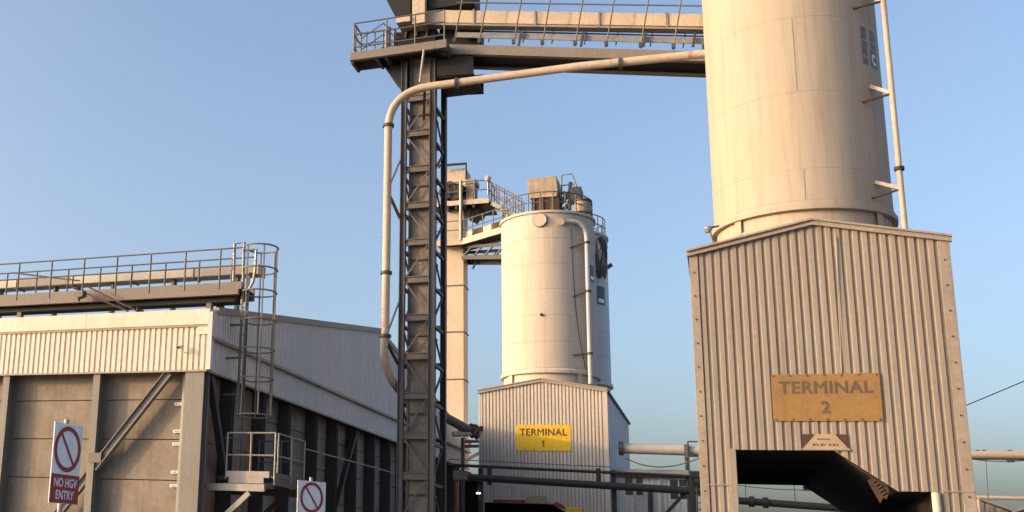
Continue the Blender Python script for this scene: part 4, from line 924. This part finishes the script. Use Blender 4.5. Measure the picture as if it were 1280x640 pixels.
# small pitched lean-to; its black wall paints in the shade of the opening
ln_ = thing('lean_to', 'pitched lean-to with opening shade painted into its wall, between the warehouse and the farther block', 'shed', T(588, 640, 67.5))
MB().extrude([T(574, 660, 67.5), T(601, 660, 67.5), T(601, 599, 67.5), T(592, 597, 67.5), T(574, 588, 67.5)], (0, 3, 0)).build('wall', 'dark', ln_)
MB().extrude([T(571, 588, 67.2), T(594, 598.5, 67.2), T(594, 596, 67.2), T(571, 585, 67.2)], (0, 3.5, 0)).build('roof', 'steelm', ln_)
MB().extrude([T(575, 577, 76), T(601, 563, 76), T(601, 566, 76), T(575, 580, 76)], (0, .4, 0)).build('rear_ramp', 'steelm', ln_)

# ------------------------------------------------------------------ pipe rack crossing in front of the far block
RY = 58.0; P = lambda x, y: at(x, y, Y=RY)
rk = thing('pipe_rack', 'rack of two dark pipes crossing before the farther block', 'pipe rack', (P(766, 600).x, RY, 0))
a, b = P(560, 580), P(872, 592); zA = (P(640, 584).z+P(800, 591).z)/2; zB = (P(640, 597.5).z+P(800, 607).z)/2
t0, t1, k0_, k1_ = P(560, 581), P(864, 595.5), P(572, 596), P(884, 615); xl, xr3 = t0.x, k1_.x
MB().tube([t0, t1], .08, 10).build('pipe', 'black', rk)
MB().tube([k0_-Vector((0, .2, 0)), k1_-Vector((0, .2, 0))], .185, 14).build('pipe', 'black', rk)
MB().tube([t0+Vector((0, .2, .3)), P(764, 586)+Vector((0, .2, .1))], .025, 6).build('cable', 'steelm', rk)
zA, zB = (t0.z+t1.z)/2, (k0_.z+k1_.z)/2
for px in (612, 748): 
    p = P(px, 586); MB().box((p.x-.11, RY-.10, zA-.8), (p.x+.11, RY+.04, zA+.12)).build('hanger', 'black', rk)
for px in (767, 600, 866): p = P(px, 610); MB().box((p.x-.11, RY+.11, 0), (p.x+.11, RY+.33, zA+.05)).build('post', 'black', rk)
MB().beam(P(830, 645), P(858, 614), .16, .16).build('brace', 'black', rk)
# bulkhead fluorescent on the dark soffit
p = P(598, 616.5); t = thing('bulkhead_light', 'tiny bright white light in the dark gap left of the farther bay', 'lamp', p)
MB().box(p+Vector((-.10, -.05, -.03)), p+Vector((.10, .03, .03))).build('diffuser', 'lamp', t, .015)
MB().box(p+Vector((-.15, .031, -.06)), p+Vector((.15, .09, .06))).build('housing', 'steel', t)
MB().beam(p+Vector((0, .08, 0)), Vector((p.x, RY-.2, zB-.1)), .05, .05).build('bracket', 'steel', t)
# concrete ledge/duct block at the warehouse end
p, q = at(566, 588, Y=57.5), at(584, 600, Y=57.5)
tag(MB().box((p.x, 57.5, q.z), (q.x, 58.6, p.z)).build('duct_block', 'concrete', None, .03), 'pale square duct block at the left end of the pipe rack', 'duct')

# ------------------------------------------------------------------ low building between the two terminals
LYB = 67.0; P = lambda x, y: at(x, y, Y=LYB)
x0, x1 = BX1+.12, P(905, 600).x; zt3 = (P(780, 585).z+P(860, 589.5).z)/2; zw = (P(780, 592.5).z+P(860, 596.5).z)/2
lb = thing('low_building', 'low grey corrugated building with two windows between the terminals', 'building', ((x0+x1)/2, LYB, 0))
wins = [(P(780, 610).x, P(805.5, 610).x, P(790, 619).z, P(790, 596.5).z), (P(836, 610).x, P(861, 610).x, P(848, 624).z, P(848, 600).z)]
xs = sorted([x0, x1]+[w_ for ww_ in wins for w_ in ww_[:2]])
def seg(xa, xb, za, zb_):
    corr('wall_sheet', xa, xb, .35, .03, lambda u: zb_, lambda u: za, lambda u, z, d: (u, LYB-d, z), 'clad_grey', lb, 6)
seg(x0, wins[0][0], .02, zw); seg(wins[0][1], wins[1][0], .02, zw); seg(wins[1][1], x1, .02, zw)
for wa, wb, za, zb_ in wins:
    seg(wa, wb, .02, za); 
    if zw-zb_ > .05: seg(wa, wb, zb_, zw)
    wn = MB().box((wa, LYB+.10, za), (wb, LYB+.13, zb_)).build('window', 'glass', lb)
    f = .10
    MB().box((wa, LYB-.05, za-.16), (wb, LYB+.09, za)).build('sill', 'clad_grey', wn)
    for xx in (wa, (wa+wb)/2-.035, wb-.07): MB().box((xx, LYB-.02, za+.001), (xx+.07, LYB+.09, zb_)).build('frame', 'clad_grey', wn)
    MB().box((wa+.071, LYB-.015, zb_-.42), (wb-.071, LYB+.085, zb_-.34)).build('transom', 'clad_grey', wn)
MB().box((x0, LYB-.25, zw), (x1, LYB+.3, zt3)).build('parapet_band', 'band', lb, .02)
MB().box((x0, LYB-.30, zw-.09), (x1, LYB-.04, zw-.004)).build('gutter', 'steel', lb)
MB().box((x0, LYB+.2, .02), (x1, LYB+8, zw)).build('body', 'dark', lb)
MB().tube([P(812.5, 612)-Vector((0, .2, 0)), P(814, 660)-Vector((0, .2, 0))], .13, 8).build('downpipe', 'black', lb)
for k, px in enumerate((794, 828)): 
    p = P(px, 606); MB().box((p.x-.09, LYB-.55, 0), (p.x+.09, LYB-.4, p.z+.3)).build('front_post', 'galv', lb)

# pale bridge pipe from the far block to the ladder tower
p, q = at(776, 560.5, Y=66.8), at(880, 564.5, Y=66.8)
t = thing('bridge_pipe', 'fat pale pipe spanning right from the farther block', 'pipe', p)
MB().tube([p, (q.x+3, 66.8, (p.z+q.z)/2-.1)], .29, 16).build('pipe', 'pipeg', t)
MB().tube([p-Vector((.1, 0, 0)), p+Vector((.15, 0, 0))], .40, 14).build('flange', 'steelm', t)
f = at(858, 564, Y=66.8); MB().box((f.x-.1, 66.35, f.z-.42), (f.x+.1, 67.2, f.z+.35)).build('clamp', 'steelm', t)
MB().tube([(f.x-.0, 67, 0), (f.x, 67, f.z-.3)], .1, 8).build('support_post', 'steel', t)
t = thing('slack_cable', 'slack grey cable sagging below the fat pale pipe', 'cable', at(785, 575, Y=66.5))
MB().tube(bez(at(783, 573, Y=66.5), at(825, 596, Y=66.5), at(880, 570, Y=66.5), 14), .035, 6).build('cable', 'steelm', t)

# ladder tower at the left flank of the near block
VY = 50.; P = lambda x, y: at(x, y, Y=VY)
lt_ = thing('stair_tower', 'narrow dark steel ladder tower with railed landing beside the nearer block', 'tower', P(870, 640))
zpf = P(868, 589).z; zpt = P(868, 552).z
x0, x1 = P(862, 600).x, P(890, 600).x
MB().box((x0, VY-.05, P(868, 597).z), (x1, VY+1.4, zpf)).build('landing', 'steel', lt_)
rail(lt_, [(x0, VY, zpf), (x1, VY, zpf), (x1, VY+1.4, zpf)], zpt-zpf, (1., .5), r=.035, mat='steelm', step=.55)
for x in (x0+.05, x1-.05):
    for y in (VY+.1, VY+1.3): MB().hbeam((x, y, 0), (x, y, P(868, 597).z), .16, .16, .02).build('leg', 'steel', lt_)
for k in range(18): z_ = .3+.28*k; MB().tube([(x0+.25, VY-.12, z_), (x0+.75, VY-.12, z_)], .025, 6).build('rung', 'steelm', lt_) if z_ < zpf-.4 else None
for x in (x0+.25, x0+.75): MB().box((x-.03, VY-.16, 0), (x+.03, VY-.08, zpf-.35)).build('stringer', 'steelm', lt_)
MB().tube([P(868, 604), P(892, 605)], .2, 10).build('pipe_stub', 'black', lt_)

# ------------------------------------------------------------------ seen through the near bay and right of it
QY = 58.; P = lambda x, y: at(x, y, Y=QY)
t = thing('yard_pipe', 'long black pipe beyond the nearer drive-through bay', 'pipe', P(925, 626))
a, b = P(905, 624.5), P(1100, 639); MB().tube([a, b], .17, 12).build('pipe', 'black', t)
for px in (941, 959): 
    q = a.lerp(b, (px-905)/195); MB().tube([q-Vector((.12, 0, -.005)), q+Vector((.12, 0, -.005))], .25, 12).build('flange', 'black', t)
for px in (908, 1090): q = a.lerp(b, (px-905)/195); MB().box((q.x-.1, QY-.1, 0), (q.x+.1, QY+.1, q.z-.1)).build('post', 'black', t)
for px in (934, 997, 1045): 
    q = a.lerp(b, (px-905)/195); MB().tube([q, q+Vector((0, 0, 1.35))], .018, 5).build('tie_wire', 'steelm', t)
tag(MB().tube(bez(P(920, 606), P(980, 616), P(1080, 611), 14), .02, 5).build('thin_cable', 'steelm'), 'thin cable sagging beyond the nearer bay', 'cable')
c = at(1010.5, 605, Y=AYB-.3); t = thing('caged_light', 'small caged light hanging at the far end of the nearer bay', 'lamp', c)
z1_, z0_ = OZ1-.02, at(1010, 613.5, Y=AYB-.3).z
for k in range(5): x = c.x-.18+.09*k; MB().box((x-.006, AYB-.4, z0_), (x+.006, AYB-.39, z1_)).build('cage_wire', 'steelm', t)
for z_ in (z0_, (z0_+z1_)/2): MB().box((c.x-.19, AYB-.405, z_-.008), (c.x+.19, AYB-.401, z_+.008)).build('cage_wire', 'steelm', t)
MB().box((c.x-.15, AYB-.36, z0_+.04), (c.x+.15, AYB-.26, z1_)).build('glass', 'galv', t)
# rusty pipe right of the near block
GYp = 55.; P = lambda x, y: at(x, y, Y=GYp)
t = thing('rusty_pipe', 'rusty horizontal pipe running right from the nearer block', 'pipe', P(1210, 568))
a, b = P(1195, 568), P(1290, 568.5); b = a+(b-a)*2.6; b.z = a.z
MB().tube([a, b], .17, 14).build('pipe', 'pipe', t)
MB().box((a.x, GYp-.06, a.z-.21), (b.x, GYp+.06, a.z-.13)).build('carrier_angle', 'steel', t)
for px in (1222, 1230, 1262): q = P(px, 562); MB().box((q.x-.07, GYp-.05, a.z+.1), (q.x+.07, GYp+.05, a.z+.2)).build('clip', 'rust', t)
q = P(1263, 574); MB().box((q.x-.12, GYp-.08, a.z-.3), (q.x+.12, GYp+.08, a.z-.212)).build('hanger', 'steel', t)
MB().box((b.x-.3, GYp-.1, 0), (b.x-.1, GYp+.1, a.z-.1)).build('post', 'steel', t)
MB().tube(bez(P(1205, 572), P(1250, 581), P(1300, 573), 10), .022, 5).build('sagging_cable', 'steelm', t)
MB().tube([P(1232, 572), P(1236, 640)], .02, 5).build('drop_wire', 'steelm', t)
q1_ = at(1200, 523, Y=34.); q2_ = at(1330, 455.5, Y=34.)
t = thing('overhead_cable', 'taut overhead cable rising to the right off the nearer block', 'cable', q1_)
MB().tube([Vector((AX1+.04, 34, q1_.z)), q2_], .014, 6).build('cable', 'steel', t)
MB().tube([(q2_.x, 34, 0), (q2_.x, 34, q2_.z+.3)], .12, 10).build('pole', 'steelm', t)
# distant sheds with shallow pitched roofs
HY = 80.; P = lambda x, y: at(x, y, Y=HY)
t = thing('far_shed', 'ribbed shed roofs low behind the right of the nearer block', 'shed', P(1230, 640))
xa, xb, xc = P(1190, 640).x, P(1217, 640).x, P(1260, 640).x; zr_, ze = P(1217, 623).z, P(1260, 639).z
rfz = lambda x: zr_-(zr_-ze)*abs(x-xb)/(xc-xb)
corr('gable_sheet', 2*xb-xc, xc, .5, .05, lambda x: rfz(x), lambda x: .02, lambda u, z, d: (u, HY-d, z), 'clad_t2', t, 8, (xb,))
for s_ in (-1, 1):
    MB().extrude([(xb, HY-.3, zr_+.05), (xb+s_*(xc-xb+.2), HY-.3, ze), (xb+s_*(xc-xb+.2), HY-.3, ze+.12), (xb, HY-.3, zr_+.2)], (0, 18, 0)).build('roof_slope', 'trim', t)
xd = xc+2.2*(xc-xb)*.5; 
corr('gable_sheet', xc+.4, xc+.4+(xc-xb)*2, .5, .05, lambda x: rfz(xb)-.1-(zr_-ze)*abs(x-(xc+.4+xc-xb))/(xc-xb), lambda x: .02, lambda u, z, d: (u, HY-d, z), 'clad_t2', t, 8, (xc+.4+xc-xb,))
for s_ in (-1, 1):
    xm = xc+.4+xc-xb
    MB().extrude([(xm, HY-.3, zr_-.05), (xm+s_*(xc-xb+.2), HY-.3, ze-.1), (xm+s_*(xc-xb+.2), HY-.3, ze+.02), (xm, HY-.3, zr_+.1)], (0, 18, 0)).build('roof_slope', 'trim', t)
HR = 62.; a, b = at(1212, 621.5, Y=HR), at(1290, 623.5, Y=HR); b = a+(b-a)*2; b.z = a.z
t = thing('yard_rail', 'thin rusty rail on posts low at the right edge', 'rail', a)
MB().tube([a, b], .09, 8).build('rail', 'pipe', t)
for k in (0.07, .5, .95): q = a.lerp(b, k); MB().tube([(q.x, HR, 0), (q.x, HR, q.z-.05)], .08, 8).build('post', 'pipe', t)
